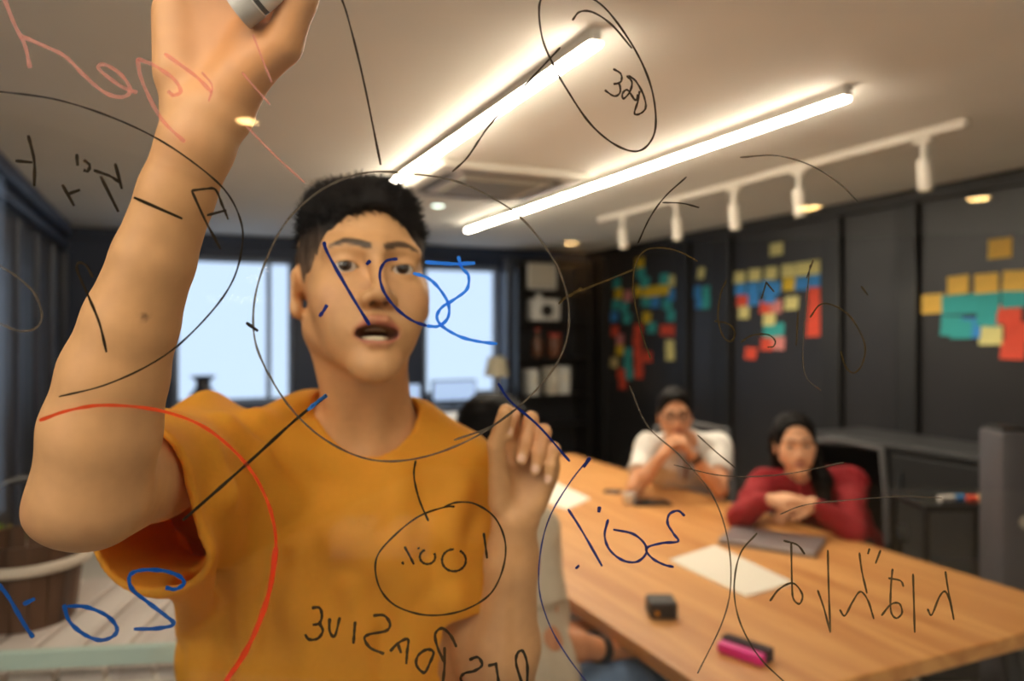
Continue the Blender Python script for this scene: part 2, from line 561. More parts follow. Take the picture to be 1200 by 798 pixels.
# unseen tube lights added over the photographer to fill presenter and ceiling
def fill_tube(x0, x1, D, label):
    z = CEIL - 0.26
    a = Vector(c2w(np.array([x0, D, CEIL]))); b2 = Vector(c2w(np.array([x1, D, CEIL]))); mid = (a + b2) / 2
    r = empty('added_fill_light', mid, -YAW, label, 'added fill light', 'added fill lights over the photographer')
    L = (b2 - a).length
    b = MB(); b.cyl((-L / 2, 0, -0.26), (L / 2, 0, -0.26), 0.024, seg=18); b.build('diffuser', emis('fill_glow', (1.0, 0.89, 0.74), 31.0), r, True)
    for s in (-1, 1):
        b = MB(); b.cyl((s * L * 0.45, 0, 0), (s * L * 0.45, 0, -0.24), 0.003, seg=8); b.build('cable', M_alu, r)
        b = MB(); b.cyl((s * L / 2, 0, -0.26), (s * (L / 2 + 0.02), 0, -0.26), 0.026, seg=18); b.build('end_cap', M_alu, r, True)
fill_tube(-2.1, 0.3, -0.42, 'added fill tube light crosswise behind the photographer')
fill_tube(-1.5, 0.3, -0.16, 'added fill tube light crosswise just above the photographer')
fill_tube(0.7, 2.3, -0.20, 'added fill tube light to the right of the photographer')

# recessed downlights (warm ones on the camera's side are what the glass mirrors)
M_down = emis('downlight_warm', (1.0, 0.60, 0.22), DOWN_E)
M_downw = emis('downlight_white', (0.85, 1.0, 0.86), 5.0)
M_downn = emis('downlight_neutral', (1.0, 0.9, 0.75), 9.0)
def downlight(x, y, m, label, r=0.05):
    e = empty('downlight', (x, y, CEIL), label=label, cat='downlight', group='recessed ceiling downlights')
    b = MB(); b.lathe((0, 0, 0), [(r + 0.018, 0.0), (r + 0.018, -0.006), (r, -0.010), (r, 0.0)], 24); b.build('rim', M_white, e, True)
    b = MB(); b.cyl((0, 0, -0.001), (0, 0, -0.005), r, seg=24); b.build('lens', m, e)
p = W(513, 240, (CEIL - CAMZ) * FPX / 150); downlight(p.x, p.y, M_downw, 'round white downlight in the ceiling beside the presenter\'s hair', 0.045)

# ceiling cassette air conditioner
M_ac = mat('ac_plastic', (214, 208, 196), 0.5)
M_slot = mat('ac_slot', (70, 62, 48), 0.6)
cx, cy = 1.80, 4.35
r = empty('cassette_air_conditioner', (cx, cy, CEIL), label='square ceiling air conditioner between the two linear lights', cat='air conditioner')
b = MB(); b.box((0, 0, -0.02), (0.95, 0.95, 0.04), 0.015); b.build('panel', M_ac, r)
b = MB(); b.box((0, 0, -0.045), (0.50, 0.50, 0.015), 0.006); b.build('intake_grille', mat('ac_grille', (150, 146, 132), 0.6), r)
for dx, dy, sx, sy in ((0, 0.36, 0.62, 0.07), (0, -0.36, 0.62, 0.07), (0.36, 0, 0.07, 0.62), (-0.36, 0, 0.07, 0.62)):
    b = MB(); b.box((dx, dy, -0.041), (sx, sy, 0.006), 0.002); b.build('air_slot', M_slot, r)

# light track with spot heads
TX = 3.20
M_trk = mat('track_white', (222, 214, 200), 0.45)
b = MB(); b.box((TX, (2.20 + 5.35) / 2, CEIL - 0.02), (0.04, 5.35 - 2.20, 0.04), 0.006)
o = b.build('light_track', M_trk); tag(o, 'long white light track on the ceiling near the dark wall', 'light track')
ordn = ['nearest', 'second nearest', 'middle', 'second farthest', 'farthest']
for i, (px, yb) in enumerate(((1083, 222), (936, 252), (860, 268), (793, 280), (730, 290))):
    yc = FPX * TX / (CA * (px - 204)); Y = (yc - TX * SA) / CA
    zb = CAMZ + (390 - yb) / FPX * yc
    r = empty('track_spotlight', (TX, Y, CEIL - 0.04), label='white cylinder spotlight on the ceiling track, %s to the camera' % ordn[i], cat='spotlight', group='spotlights on the track')
    z0 = zb - (CEIL - 0.04)
    b = MB(); b.cyl((0, 0, 0), (0, 0, z0 * 0.5), 0.014); b.box((0, 0, -0.012), (0.035, 0.09, 0.024), 0.004); b.build('stem', M_trk, r, True)
    h = b = MB(); b.cyl((0, 0, z0 * 0.42), (0.012, 0, z0), 0.033, seg=20); h = b.build('housing', M_trk, r, True)
    ld = bpy.data.lights.new('spot_beam', 'SPOT'); ld.energy = 42; ld.spot_size = math.radians(95); ld.spot_blend = 1.0; ld.shadow_soft_size = 0.025; ld.color = (1.0, 0.86, 0.66)
    lo = bpy.data.objects.new('spot_beam', ld); COL.objects.link(lo); lo.parent = r; lo.location = (0.014, 0, z0 - 0.02); lo.rotation_euler = (0, math.radians(-42), 0)
    b = MB(); b.cyl((0.012, 0, z0 - 0.001), (0.0125, 0, z0 - 0.006), 0.027); b.build('lens', mat('lens', (240, 225, 190), 0.2), h)

# ---------------------------------------------------------------- conference table
TZ = 0.74
tx0, tx1, ty0, ty1 = 1.035, 2.28, 1.20, 4.15
M_wood = wood('table_oak', (184, 120, 60), (222, 164, 98), 1.6, 1, 0.38)
M_edge = wood('table_edge', (120, 76, 40), (140, 92, 52), 1.6, 1, 0.5)
M_steel = mat('dark_steel', (58, 62, 68), 0.4, 0.6)
tb = empty('conference_table', ((tx0 + tx1) / 2, (ty0 + ty1) / 2, 0), label='long light oak conference table with people seated around it', cat='table')
base = tb.location
b = MB(); b.box(((tx0 + tx1) / 2, (ty0 + ty1) / 2, TZ - 0.02), (tx1 - tx0, ty1 - ty0, 0.04), 0.005); b.build('table_top', M_wood, tb, base=base)
b = MB(); b.box(((tx0 + tx1) / 2, (ty0 + ty1) / 2, TZ - 0.055), (tx1 - tx0 - 0.14, ty1 - ty0 - 0.16, 0.03), 0.003); b.build('apron', M_edge, tb, base=base)
for sx, lx in ((-1, tx0 + 0.12), (1, tx1 - 0.12)):
    for ly, k in ((ty0 + 0.18, 1), (ty1 - 0.18, -1)):
        b = MB(); b.cyl((lx, ly, TZ - 0.06), (lx + 0.05 * sx, ly - 0.1 * k, 0.0), 0.028, 0.02, seg=14); b.build('leg', M_steel, tb, True, base=base)

# ---------------------------------------------------------------- chairs
M_mesh = mat('chair_mesh', (38, 38, 42), 0.7, var=0.2, scale=60)
M_cframe = mat('chair_frame', (92, 92, 94), 0.45)
M_cblk = mat('chair_plastic', (22, 22, 24), 0.45)
def make_chair():
    r = empty('office_chair', (0, 0, 0))
    b = MB(); b.box((0, 0, 0.45), (0.48, 0.47, 0.07), 0.03, seg=3); b.build('seat', M_mesh, r, True)
    bk = MB()
    n, m = 9, 9
    vs = [[bk.bm.verts.new(Vector((0.23 * (2 * i / (n - 1) - 1) * (1 - 0.12 * (j / (m - 1)) ** 2), 0.24 + 0.05 * (j / (m - 1)) - 0.05 * (1 - (2 * i / (n - 1) - 1) ** 2) * -1, 0.54 + 0.42 * j / (m - 1)))) for i in range(n)] for j in range(m)]
    for j in range(m - 1):
        for i in range(n - 1): bk.bm.faces.new((vs[j][i], vs[j][i + 1], vs[j + 1][i + 1], vs[j + 1][i]))
    bmesh.ops.solidify(bk.bm, geom=list(bk.bm.faces), thickness=0.025)
    bo = bk.build('backrest', M_mesh, r, True)
    b = MB(); b.tube([(-0.225, 0.25, 0.54), (-0.22, 0.27, 0.75), (-0.20, 0.30, 0.96), (0, 0.35, 0.985), (0.20, 0.30, 0.96), (0.22, 0.27, 0.75), (0.225, 0.25, 0.54)], 0.016, 8); b.build('back_frame', M_cframe, r, True)
    b = MB(); b.tube([(0, 0.1, 0.42), (0, 0.26, 0.44), (0, 0.31, 0.6)], 0.025, 8); b.build('back_bracket', M_cblk, r, True)
    for s in (-1, 1):
        b = MB(); b.tube([(0.25 * s, 0.1, 0.44), (0.27 * s, 0.1, 0.55), (0.27 * s, 0.08, 0.63)], 0.014, 8); b.box((0.27 * s, 0.02, 0.645), (0.06, 0.24, 0.025), 0.01); b.build('armrest', M_cblk, r, True)
    b = MB(); b.cyl((0, 0, 0.08), (0, 0, 0.42), 0.025); b.build('gas_lift', M_steel, r, True)
    for k in range(5):
        a = 2 * math.pi * k / 5
        b = MB(); b.cyl((0, 0, 0.09), (0.29 * math.cos(a), 0.29 * math.sin(a), 0.065), 0.024, 0.015, 10); q = b.build('base_arm', M_cblk, r, True)
        b = MB(); b.cyl((0.29 * math.cos(a) - 0.018 * math.sin(a), 0.29 * math.sin(a) + 0.018 * math.cos(a), 0.03), (0.29 * math.cos(a) + 0.018 * math.sin(a), 0.29 * math.sin(a) - 0.018 * math.cos(a), 0.03), 0.03, seg=14); b.build('caster', M_cblk, q, True)
    return r
ch = make_chair()
def chair(loc, rz, label, first=False):
    o = ch if first else dup(ch)
    o.location = loc; o.rotation_euler = (0, 0, rz)
    tag(o, label, 'chair', 'office chairs around the table')
    return o
# chair local: backrest at +y; the sitter faces -y
man_p = c2w(c(805, 640, 3.92)); wom_p = c2w(c(962, 640, 3.28)); p3_p = c2w(c(612, 700, 1.90))
chair((man_p[0] + 0.02, man_p[1], 0), -YAW - 0.25, 'dark mesh office chair behind the seated man in white', True)
chair((wom_p[0] + 0.06, wom_p[1], 0), -YAW - 0.45, 'dark mesh office chair behind the woman in red')
chair((p3_p[0] - 0.02, p3_p[1], 0), math.radians(90), 'dark office chair under the half-hidden person in jeans')
chair((1.55, 4.75, 0), 0.1, 'empty dark office chair at the far end of the table')

# ---------------------------------------------------------------- things on the table
def flat_on_table(name, pts, t, m, label, cat, z=TZ, group=None):
    ps = [on_z(px, py, z) for px, py in pts]
    cen = sum(ps, Vector()) / len(ps)
    b = MB(); b.prism([q - cen for q in ps], (0, 0, t))
    o = b.build(name, m); o.location = cen
    tag(o, label, cat, group); return o
M_paper = mat('paper', (232, 224, 208), 0.7)
flat_on_table('paper_sheet', [(784, 657), (838, 640), (930, 684), (874, 700)], 0.004, M_paper, 'long white paper sheet lying mid-table in front of the woman', 'paper')
flat_on_table('paper_sheet', [(630, 586), (652, 566), (692, 585), (664, 598)], 0.004, M_paper, 'white paper sheet on the table beside the presenter\'s raised fist', 'paper')
M_phone = mat('black_glass', (18, 18, 22), 0.15)
def slab(name, px, py, size, rz, m, label, cat, bevel=0.004):
    p = on_z(px, py, TZ)
    r = empty(name, (p.x, p.y, TZ), rz, label, cat); return r
r = slab('card_holder', 775, 720, 0, -YAW, None, 'small black leather card box in the middle of the table', 'card holder')
b = MB(); b.box((0, 0, 0.022), (0.074, 0.075, 0.044), 0.006); b.build('cover', mat('black_leather', (34, 30, 30), 0.55, bump=0.4, scale=90), r)
b = MB(); b.box((-0.018, -0.0385, 0.016), (0.012, 0.003, 0.012)); b.build('clasp', mat('brass', (200, 150, 60), 0.3, 0.9), r)
r = slab('smartphone', 718, 577, 0, -YAW + 1.2, None, 'small black phone lying on the far part of the table', 'phone')
b = MB(); b.box((0, 0, 0.004), (0.06, 0.08, 0.008), 0.003); b.build('case', M_phone, r); b = MB(); b.box((0, 0, 0.0085), (0.052, 0.07, 0.001)); b.build('screen', mat('screen_dark', (26, 28, 40), 0.1), r)
r = slab('tablet_computer', 762, 590, 0, -YAW + 0.1, None, 'dark tablet lying in front of the man\'s elbows', 'tablet')
b = MB(); b.box((0, 0, 0.005), (0.17, 0.12, 0.01), 0.004); b.build('body', M_phone, r); b = MB(); b.box((0, 0, 0.0105), (0.155, 0.105, 0.001)); b.build('screen', mat('screen_dark', (26, 28, 40), 0.1), r)
r = slab('cup', 737, 591, 0, 0, None, 'small white cup beside the dark tablet', 'cup')
b = MB(); b.lathe((0, 0, 0), [(0.018, 0), (0.024, 0.01), (0.028, 0.05), (0.026, 0.05), (0.022, 0.012), (0.0001, 0.010)], 20); b.build('bowl', M_white, r, True)
b = MB(); b.tube([(0.027, 0, 0.042), (0.042, 0, 0.036), (0.042, 0, 0.02), (0.026, 0, 0.014)], 0.003, 6); b.build('handle', M_white, r, True)
# pink pouch-like eraser with a dark felt side
p = on_z(868, 772, TZ)
d = (on_z(905, 785, TZ) - on_z(838, 762, TZ)); ang = math.atan2(d.y, d.x)
r = empty('board_eraser', (p.x, p.y, TZ), ang, 'bright pink whiteboard eraser with dark felt on the near table edge', 'eraser')
b = MB(); b.box((0, 0.002, 0.013), (0.115, 0.026, 0.026), 0.006); b.build('grip', mat('magenta_plastic', (232, 40, 150), 0.4), r, True)
b = MB(); b.box((0, 0.030, 0.016), (0.120, 0.030, 0.032), 0.003); b.build('felt', mat('dark_felt', (60, 46, 52), 0.9), r)
# closed laptop under the woman's arms
p = on_z(905, 637, TZ)
r = empty('laptop', (p.x, p.y, TZ), -YAW - 0.55, 'closed grey laptop under the arms of the woman in red', 'laptop')
b = MB(); b.box((0, 0, 0.007), (0.33, 0.22, 0.014), 0.005); b.build('base', mat('laptop_grey', (160, 152, 150), 0.35, 0.5), r)
b = MB(); b.box((0, 0, 0.0175), (0.33, 0.22, 0.006), 0.003); b.build('lid', mat('laptop_lid', (150, 142, 142), 0.35, 0.5), r)

# ---------------------------------------------------------------- sticky notes on the right wall
NC = {'pale yellow': (246, 236, 160), 'yellow': (248, 212, 60), 'amber': (252, 204, 96), 'blue': (66, 156, 232), 'teal': (66, 186, 186), 'red': (244, 92, 68), 'pink': (236, 150, 146), 'beige': (236, 214, 146)}
Y_, P_, B_, T_, R_, K_, M_a, G_ = 'yellow', 'pale yellow', 'blue', 'teal', 'red', 'pink', 'amber', 'beige'
clA = [(Y_, 750, 308), (T_, 751, 320), (T_, 723, 332), (Y_, 725, 344), (K_, 736, 347), (T_, 756, 331), (Y_, 748, 341), (Y_, 759, 342), (Y_, 769, 341), (Y_, 779, 339), (P_, 789, 329), (T_, 779, 327),
       (T_, 722, 357), (B_, 720, 371), (T_, 732, 360), (T_, 735, 373), (B_, 768, 354), (T_, 757, 353), (B_, 788, 345), (T_, 782, 356), (T_, 787, 370), (Y_, 758, 372), (T_, 764, 384), (R_, 721, 388), (K_, 727, 398),
       (R_, 748, 386), (R_, 747, 399), (R_, 748, 412), (R_, 749, 424), (R_, 749, 437), (R_, 759, 418), (R_, 779, 387), (R_, 790, 387), (P_, 785, 405), (P_, 786, 416), (Y_, 727, 410), (T_, 736, 414), (T_, 736, 427), (T_, 738, 438), (G_, 720, 425), (R_, 728, 438), (R_, 730, 450)]
clB = [(P_, 822, 320), (B_, 818, 342), (T_, 828, 342), (B_, 819, 355), (T_, 828, 355)]
clC = [(P_, 910, 292), (P_, 867, 325), (P_, 885, 322), (P_, 904, 320), (P_, 924, 317), (P_, 941, 315), (P_, 957, 313), (B_, 868, 339), (B_, 883, 338), (B_, 883, 351), (B_, 899, 336), (B_, 908, 338), (B_, 902, 348), (Y_, 925, 333), (B_, 940, 332), (B_, 957, 328),
       (R_, 870, 352), (P_, 872, 366), (R_, 898, 360), (K_, 909, 359), (P_, 902, 374), (P_, 928, 355), (R_, 956, 343), (R_, 956, 358), (R_, 955, 373), (R_, 954, 386), (T_, 902, 388), (T_, 912, 386), (R_, 899, 403), (K_, 912, 402), (R_, 880, 414)]
clD = [(M_a, 1172, 291), (M_a, 1123, 334), (M_a, 1156, 332), (M_a, 1190, 329), (M_a, 1093, 356), (T_, 1116, 357), (T_, 1134, 356), (T_, 1115, 382), (T_, 1127, 386), (B_, 1137, 384), (T_, 1158, 353), (T_, 1159, 371), (P_, 1161, 393), (T_, 1188, 349), (R_, 1183, 368), (R_, 1192, 389), (R_, 1187, 410)]
ORD = ['first', 'second', 'third', 'fourth', 'fifth', 'sixth', 'seventh', 'eighth', 'ninth', 'tenth', 'eleventh', 'twelfth', 'thirteenth', 'fourteenth', 'fifteenth']
for lst, cname, w, h, grp in ((clA, 'the far left cluster', 0.16, 0.115, 'far cluster'), (clB, 'the small middle pair', 0.105, 0.11, 'small cluster'), (clC, 'the middle cluster', 0.145, 0.105, 'middle cluster'), (clD, 'the rightmost cluster', 0.15, 0.12, 'right cluster')):
    for i, (cn, px, py) in enumerate(lst):
        same = sorted([(q[2], q[1]) for q in lst if q[0] == cn])
        k = same.index((py, px))
        p = on_x(px, py, XR - 0.018)
        ww, hh = w * random.uniform(0.92, 1.04), h * random.uniform(0.94, 1.04)
        b = MB()
        rows = 4; curl = random.uniform(0.004, 0.014)
        t = 0.0015
        front = []
        for j in range(rows + 1):
            v = j / rows
            off = -curl * (1 - v) ** 2
            front.append((b.bm.verts.new(Vector((off, -ww / 2, -hh / 2 + hh * v))), b.bm.verts.new(Vector((off, ww / 2, -hh / 2 + hh * v)))))
        for j in range(rows): b.bm.faces.new((front[j][0], front[j][1], front[j + 1][1], front[j + 1][0]))
        bmesh.ops.solidify(b.bm, geom=list(b.bm.faces), thickness=t)
        o = b.build('sticky_note', mat('note_' + cn.replace(' ', '_'), NC[cn], 0.75, var=0.05, scale=8))
        o.location = (p.x - 0.001 * (i % 3), p.y, p.z); o.rotation_euler = (random.uniform(-0.05, 0.05), 0, 0)
        lab = ('only %s sticky note in %s' % (cn, cname)) if len(same) == 1 else '%s sticky note in %s, %s of its colour from the top' % (cn, cname, ORD[k])
        tag(o, lab, 'sticky note', 'sticky notes in the ' + grp)

# ---------------------------------------------------------------- right side: credenza, trolley with pens
M_cred = mat('credenza_black', (18, 18, 20), 0.4)
M_ctop = mat('credenza_top', (48, 48, 50), 0.4)
r = empty('credenza', (4.19, 2.6, 0), label='long black credenza with a grey top along the dark wall', cat='cabinet')
b = MB(); b.box((0, 0, 0.41), (0.46, 2.4, 0.78), 0.006); b.build('body', M_cred, r)
b = MB(); b.box((-0.01, 0, 0.82), (0.50, 2.44, 0.035), 0.005); b.build('top', M_ctop, r)
for k in range(4):
    b = MB(); b.box((-0.238, -0.9 + 0.6 * k, 0.42), (0.02, 0.57, 0.70), 0.005); d = b.build('door', M_black, r)
    b = MB(); b.box((-0.255, -0.9 + 0.6 * k + 0.22, 0.6), (0.015, 0.012, 0.14), 0.003); b.build('handle', M_steel, d)
TPZ = 0.86
tp = W(1124, 600, 2.90)
r = empty('trolley', (tp.x, tp.y, 0), -YAW, 'black three-tier trolley at the right edge of the room', 'trolley')
for z in (0.2, 0.56, TPZ - 0.02):
    b = MB(); b.box((0, 0.05, z), (0.36, 0.28, 0.025), 0.006); b.build('shelf', M_cblk, r)
for sx in (-0.165, 0.165):
    for sy in (-0.07, 0.17):
        b = MB(); b.cyl((sx, sy, 0.05), (sx, sy, TPZ - 0.01), 0.012, seg=10); q = b.build('leg', M_cblk, r, True)
        b = MB(); b.cyl((sx - 0.012, sy, 0.028), (sx + 0.012, sy, 0.028), 0.028, seg=12); b.build('caster', M_cblk, q, True)
def pen(px0, py0, px1, py1, D, rr, cols, label):
    a = W(px0, py0, D); b2 = W(px1, py1, D + 0.01)
    a.z = TPZ - 0.0075 + rr; b2.z = a.z
    d = (b2 - a).normalized() * 0.10
    mid = (a + b2) / 2
    r = empty('marker_pen', (mid.x, mid.y, TPZ - 0.0075), label=label, cat='marker pen', group='marker pens on the trolley')
    b = MB(); b.cyl(Vector((0, 0, rr)) - d * 0.5, Vector((0, 0, rr)) + d * 0.12, rr, seg=16); b.build('barrel', mat('pen_' + cols[0], NC.get(cols[0], (226, 222, 214)), 0.4), r, True)
    b = MB(); b.cyl(Vector((0, 0, rr)) + d * 0.12, Vector((0, 0, rr)) + d * 0.5, rr * 1.06, seg=16); b.build('pen_cap', mat('pen_' + cols[1], NC.get(cols[1], (226, 222, 214)), 0.4), r, True)
NC['white'] = (226, 222, 214); NC['bluecap'] = (70, 150, 220)
pen(1105, 584, 1124, 572, 2.88, 0.013, ('white', 'bluecap'), 'white marker pen with a light blue cap on the trolley')
pen(1160, 600, 1140, 586, 2.86, 0.013, ('white', 'red'), 'white marker pen with a red cap on the trolley')
q = W(1152, 606, 2.86)
b = MB(); b.lathe((0, 0, 0), [(0.018, 0), (0.020, 0.004), (0.020, 0.026), (0.017, 0.03), (0.0001, 0.03)], 20)
o = b.build('round_magnet', mat('cream_plastic', (236, 214, 160), 0.4), None, True); o.location = (q.x, q.y, TPZ - 0.0075); tag(o, 'small cream round magnet beside the red-capped pen', 'magnet')

# ---------------------------------------------------------------- far end: desk, monitor, lamp, shelf unit
M_desk = mat('desk_dark', (40, 44, 56), 0.45)
r = empty('window_desk', (0.55, YB - 0.5, 0), label='dark desk running under the far windows', cat='desk')
b = MB(); b.box((0.70, 0, 0.73), (4.0, 0.7, 0.04), 0.006); b.build('desk_top', M_desk, r)
for x in (-1.25, 0.4, 2.65):
    b = MB(); b.box((x, 0, 0.355), (0.04, 0.62, 0.71), 0.004); b.build('side_panel', M_desk, r)
b = MB(); b.box((0.70, 0.2, 0.45), (3.9, 0.02, 0.5), 0.003); b.build('modesty_panel', M_navy, r)
def monitor(px, py, w, h, label):
    p = on_y(px, py, YB - 0.55)
    r = empty('computer_monitor', (p.x, p.y, 0.75), label=label, cat='monitor')
    zc = max(0.75 + h / 2 + 0.05, p.z)
    b = MB(); b.box((0, 0, zc - 0.75), (w, 0.03, h), 0.006); q = b.build('casing', M_cblk, r)
    b = MB(); b.box((0, -0.017, zc - 0.75), (w - 0.03, 0.004, h - 0.03)); b.build('screen', mat('screen_lit', (120, 150, 200), 0.3, emit=(0.55, 0.7, 1.0), estr=0.7), q)
    b = MB(); b.cyl((0, 0.02, 0.01), (0, 0.02, zc - 0.75), 0.018); b.box((0, 0.02, 0.006), (0.22, 0.16, 0.012), 0.004); b.build('stand', M_cblk, r)
monitor(532, 466, 0.48, 0.22, 'low bluish lit monitor on the desk under the narrow window')
monitor(476, 462, 0.3, 0.2, 'dark-edged monitor just right of the presenter\'s neck')
r0 = on_y(582, 470, YB - 0.6)
r = empty('desk_lamp', (r0.x, r0.y, 0.75), label='desk lamp with a beige shade beside the narrow window', cat='lamp')
b = MB(); b.lathe((0, 0, 0), [(0.07, 0), (0.07, 0.015), (0.02, 0.03), (0.0001, 0.03)], 20); b.build('base', M_white, r, True)
b = MB(); b.cyl((0, 0, 0.03), (0, 0, 0.36), 0.010); b.build('pole', M_white, r, True)
b = MB(); b.lathe((0, 0, 0.30), [(0.13, 0), (0.13, 0.01), (0.09, 0.2), (0.085, 0.2), (0.122, 0.005)], 24); b.build('lamp_shade', mat('shade_beige', (196, 186, 160), 0.8), r, True)
p = on_y(522, 500, YB - 2.2)
r = empty('storage_box', (p.x, p.y, 0), label='white lidded box on a stand below the narrow window', cat='box')
b = MB(); b.box((0, 0, 0.72), (0.50, 0.30, 0.22), 0.01); b.build('box_body', M_paper, r)
b = MB(); b.box((0, 0, 0.84), (0.52, 0.32, 0.03), 0.006); b.build('lid', M_white, r)
for sx in (-0.22, 0.22):
    for sy in (-0.12, 0.12):
        b = MB(); b.cyl((sx, sy, 0), (sx, sy, 0.61), 0.014, seg=10); b.build('leg', M_steel, r, True)
# vase silhouetted on the sill
p = on_y(238, 470, YB - 0.05)
r = empty('vase', (p.x, YB - 0.08, 0.80), label='small dark flared vase standing on the sill of the wide window', cat='vase')
b = MB(); b.lathe((0, 0, 0), [(0.10, 0), (0.14, 0.03), (0.13, 0.10), (0.07, 0.18), (0.065, 0.24), (0.12, 0.29), (0.115, 0.29), (0.05, 0.24)], 24); b.build('body', mat('vase_dark', (70, 72, 84), 0.4), r, True)
# pale pillar between window and shelves
p0 = on_y(590, 390, YB - 0.1); p1 = on_y(606, 390, YB - 0.1)
b = MB(); b.box(((p0.x + p1.x) / 2, YB - 0.10, (CEIL - 0.1) / 2), (p1.x - p0.x, 0.2, CEIL - 0.1), 0.01); struct('trim_5', b, M_slate)
# open shelf unit
s0 = on_y(608, 390, YB - 0.38); s1 = on_y(692, 390, YB - 0.38)
sw = s1.x - s0.x
r = empty('shelf_unit', ((s0.x + s1.x) / 2, YB - 0.2, 0), label='tall black open shelf unit in the far corner', cat='shelf')
for x in (-sw / 2, sw / 2): 
    b = MB(); b.box((x, 0, 1.15), (0.03, 0.36, 2.3), 0.004); b.build('side_panel', M_black, r)
b = MB(); b.box((0, 0.17, 1.15), (sw, 0.02, 2.3)); b.build('back_panel', M_char, r)
def shz(py): return on_y(648, py, YB - 0.3).z
SHZ = [0.08, 0.46, shz(463), shz(420), shz(378), shz(342), 2.29]
for z in SHZ:
    b = MB(); b.box((0, 0, z), (sw - 0.03, 0.34, 0.024), 0.003); b.build('shelf', M_black, r)
def on_shelf(px, k): 
    p = on_y(px, 400, YB - 0.28); return Vector((p.x, YB - 0.28, SHZ[k] + 0.012))
def simple(name, loc, parts, label, cat, group=None, rz=0):
    r = empty(name, loc, rz, label, cat, group)
    for nm, f, m in parts:
        b = MB(); f(b); b.build(nm, m, r, True)
    return r
M_pbox = mat('pale_box', (206, 198, 182), 0.7)
simple('framed_board', on_shelf(635, 5), [('frame', lambda b: b.box((0, 0, 0.17), (0.36, 0.025, 0.32), 0.01), M_white), ('sheet', lambda b: b.box((0, -0.014, 0.17), (0.31, 0.004, 0.27)), M_pbox)], 'pale framed board on the top shelf of the corner unit', 'frame')
simple('box_camera', on_shelf(637, 4), [('body', lambda b: b.box((0, 0, 0.13), (0.34, 0.16, 0.24), 0.015), M_white), ('lens', lambda b: b.cyl((0, -0.08, 0.12), (0, -0.10, 0.12), 0.07), M_cblk), ('top_knob', lambda b: b.cyl((-0.06, 0, 0.25), (-0.06, 0, 0.31), 0.035), M_white)], 'white box with a round black front on the shelf', 'appliance')
simple('bottle', on_shelf(630, 3), [('body', lambda b: b.lathe((0, 0, 0), [(0.06, 0), (0.065, 0.02), (0.065, 0.18), (0.025, 0.24), (0.025, 0.30), (0.0001, 0.30)], 18), mat('bottle_brown', (92, 56, 36), 0.25)), ('bottle_top', lambda b: b.cyl((0, 0, 0.30), (0, 0, 0.33), 0.03), mat('red_cap', (170, 52, 40), 0.5))], 'brown bottle with a red top on the corner shelf', 'bottle')
simple('jar', on_shelf(650, 3), [('body', lambda b: b.lathe((0, 0, 0), [(0.07, 0), (0.08, 0.02), (0.08, 0.2), (0.06, 0.23), (0.0001, 0.23)], 18), mat('jar_brown', (110, 66, 44), 0.35)), ('lid', lambda b: b.cyl((0, 0, 0.23), (0, 0, 0.27), 0.07), mat('red_lid', (176, 60, 46), 0.5))], 'squat brown jar with a red lid on the corner shelf', 'jar')
for i, (px, w, h, l) in enumerate(((622, 0.10, 0.28, 'narrow white binder at the left of the lower corner shelf'), (645, 0.12, 0.30, 'cream binder in the middle of the lower corner shelf'), (658, 0.12, 0.31, 'wide white binder at the right of the lower corner shelf'))):
    simple('binder', on_shelf(px, 2), [('cover', lambda b: b.box((0, 0, h / 2), (w, 0.2, h), 0.008), M_pbox if i == 1 else M_white), ('spine_label', lambda b: b.box((0, -0.102, h * 0.6), (w * 0.6, 0.003, h * 0.3)), M_paper)], l, 'binder', 'binders on the corner shelf')

# ---------------------------------------------------------------- left foreground: slatted stand, tub, plant
SZ = 0.93
M_plank = wood('whitewash_plank', (190, 176, 168), (222, 212, 204), 2.0, 1, 0.6)
M_teal = mat('pale_teal_metal', (176, 196, 186), 0.4)
sp = W(95, 790, 1.45)
r = empty('plank_stand', (sp.x, sp.y, 0), -YAW + 0.12, 'white slatted plank stand with pale metal frame behind the presenter\'s elbow', 'stand')
for k in range(7):
    b = MB(); b.box((-0.24 + 0.08 * k, 0.06, SZ - 0.012), (0.072, 0.50, 0.024), 0.004); b.build('plank', M_plank, r)
for k in range(6):
    b = MB(); b.box((-0.05 + 0.066 * k, -0.205, 0.62), (0.058, 0.02, 0.58), 0.004); b.build('front_board', M_plank, r)
for x in (-0.29, -0.08, 0.31):
    b = MB(); b.box((x, -0.222, SZ / 2 + 0.02), (0.02, 0.02, SZ + 0.04), 0.003); b.build('leg', M_teal, r)
for x in (-0.29, 0.31):
    b = MB(); b.box((x, 0.33, SZ / 2), (0.022, 0.022, SZ), 0.003); b.build('leg', M_teal, r)
b = MB(); b.box((0.0, -0.222, SZ + 0.035), (0.62, 0.018, 0.03), 0.003); b.build('front_rail', M_teal, r)
tp = W(32, 700, 1.50)
M_tubw = wood('tub_wood', (58, 38, 26), (104, 70, 46), 1.5, 2, 0.5)
r = empty('wooden_tub', (tp.x, tp.y, SZ), 0, 'dark wooden tub with a pale rope rim on the plank stand', 'tub')
n = 18
for k in range(n):
    a0 = 2 * math.pi * k / n; a1 = 2 * math.pi * (k + 0.94) / n
    b = MB()
    R0, R1 = 0.085, 0.105
    pr = []
    for zz, rr in ((0.0, R0), (0.165, R1)):
        for a, q in ((a0, rr), (a1, rr), (a1, rr - 0.012), (a0, rr - 0.012)):
            pr.append(b.bm.verts.new(Vector((q * math.cos(a), q * math.sin(a), zz))))
    for f in ((0, 1, 2, 3), (4, 5, 6, 7), (0, 1, 5, 4), (1, 2, 6, 5), (2, 3, 7, 6), (3, 0, 4, 7)): b.bm.faces.new([pr[i] for i in f])
    b.build('stave', M_tubw, r)
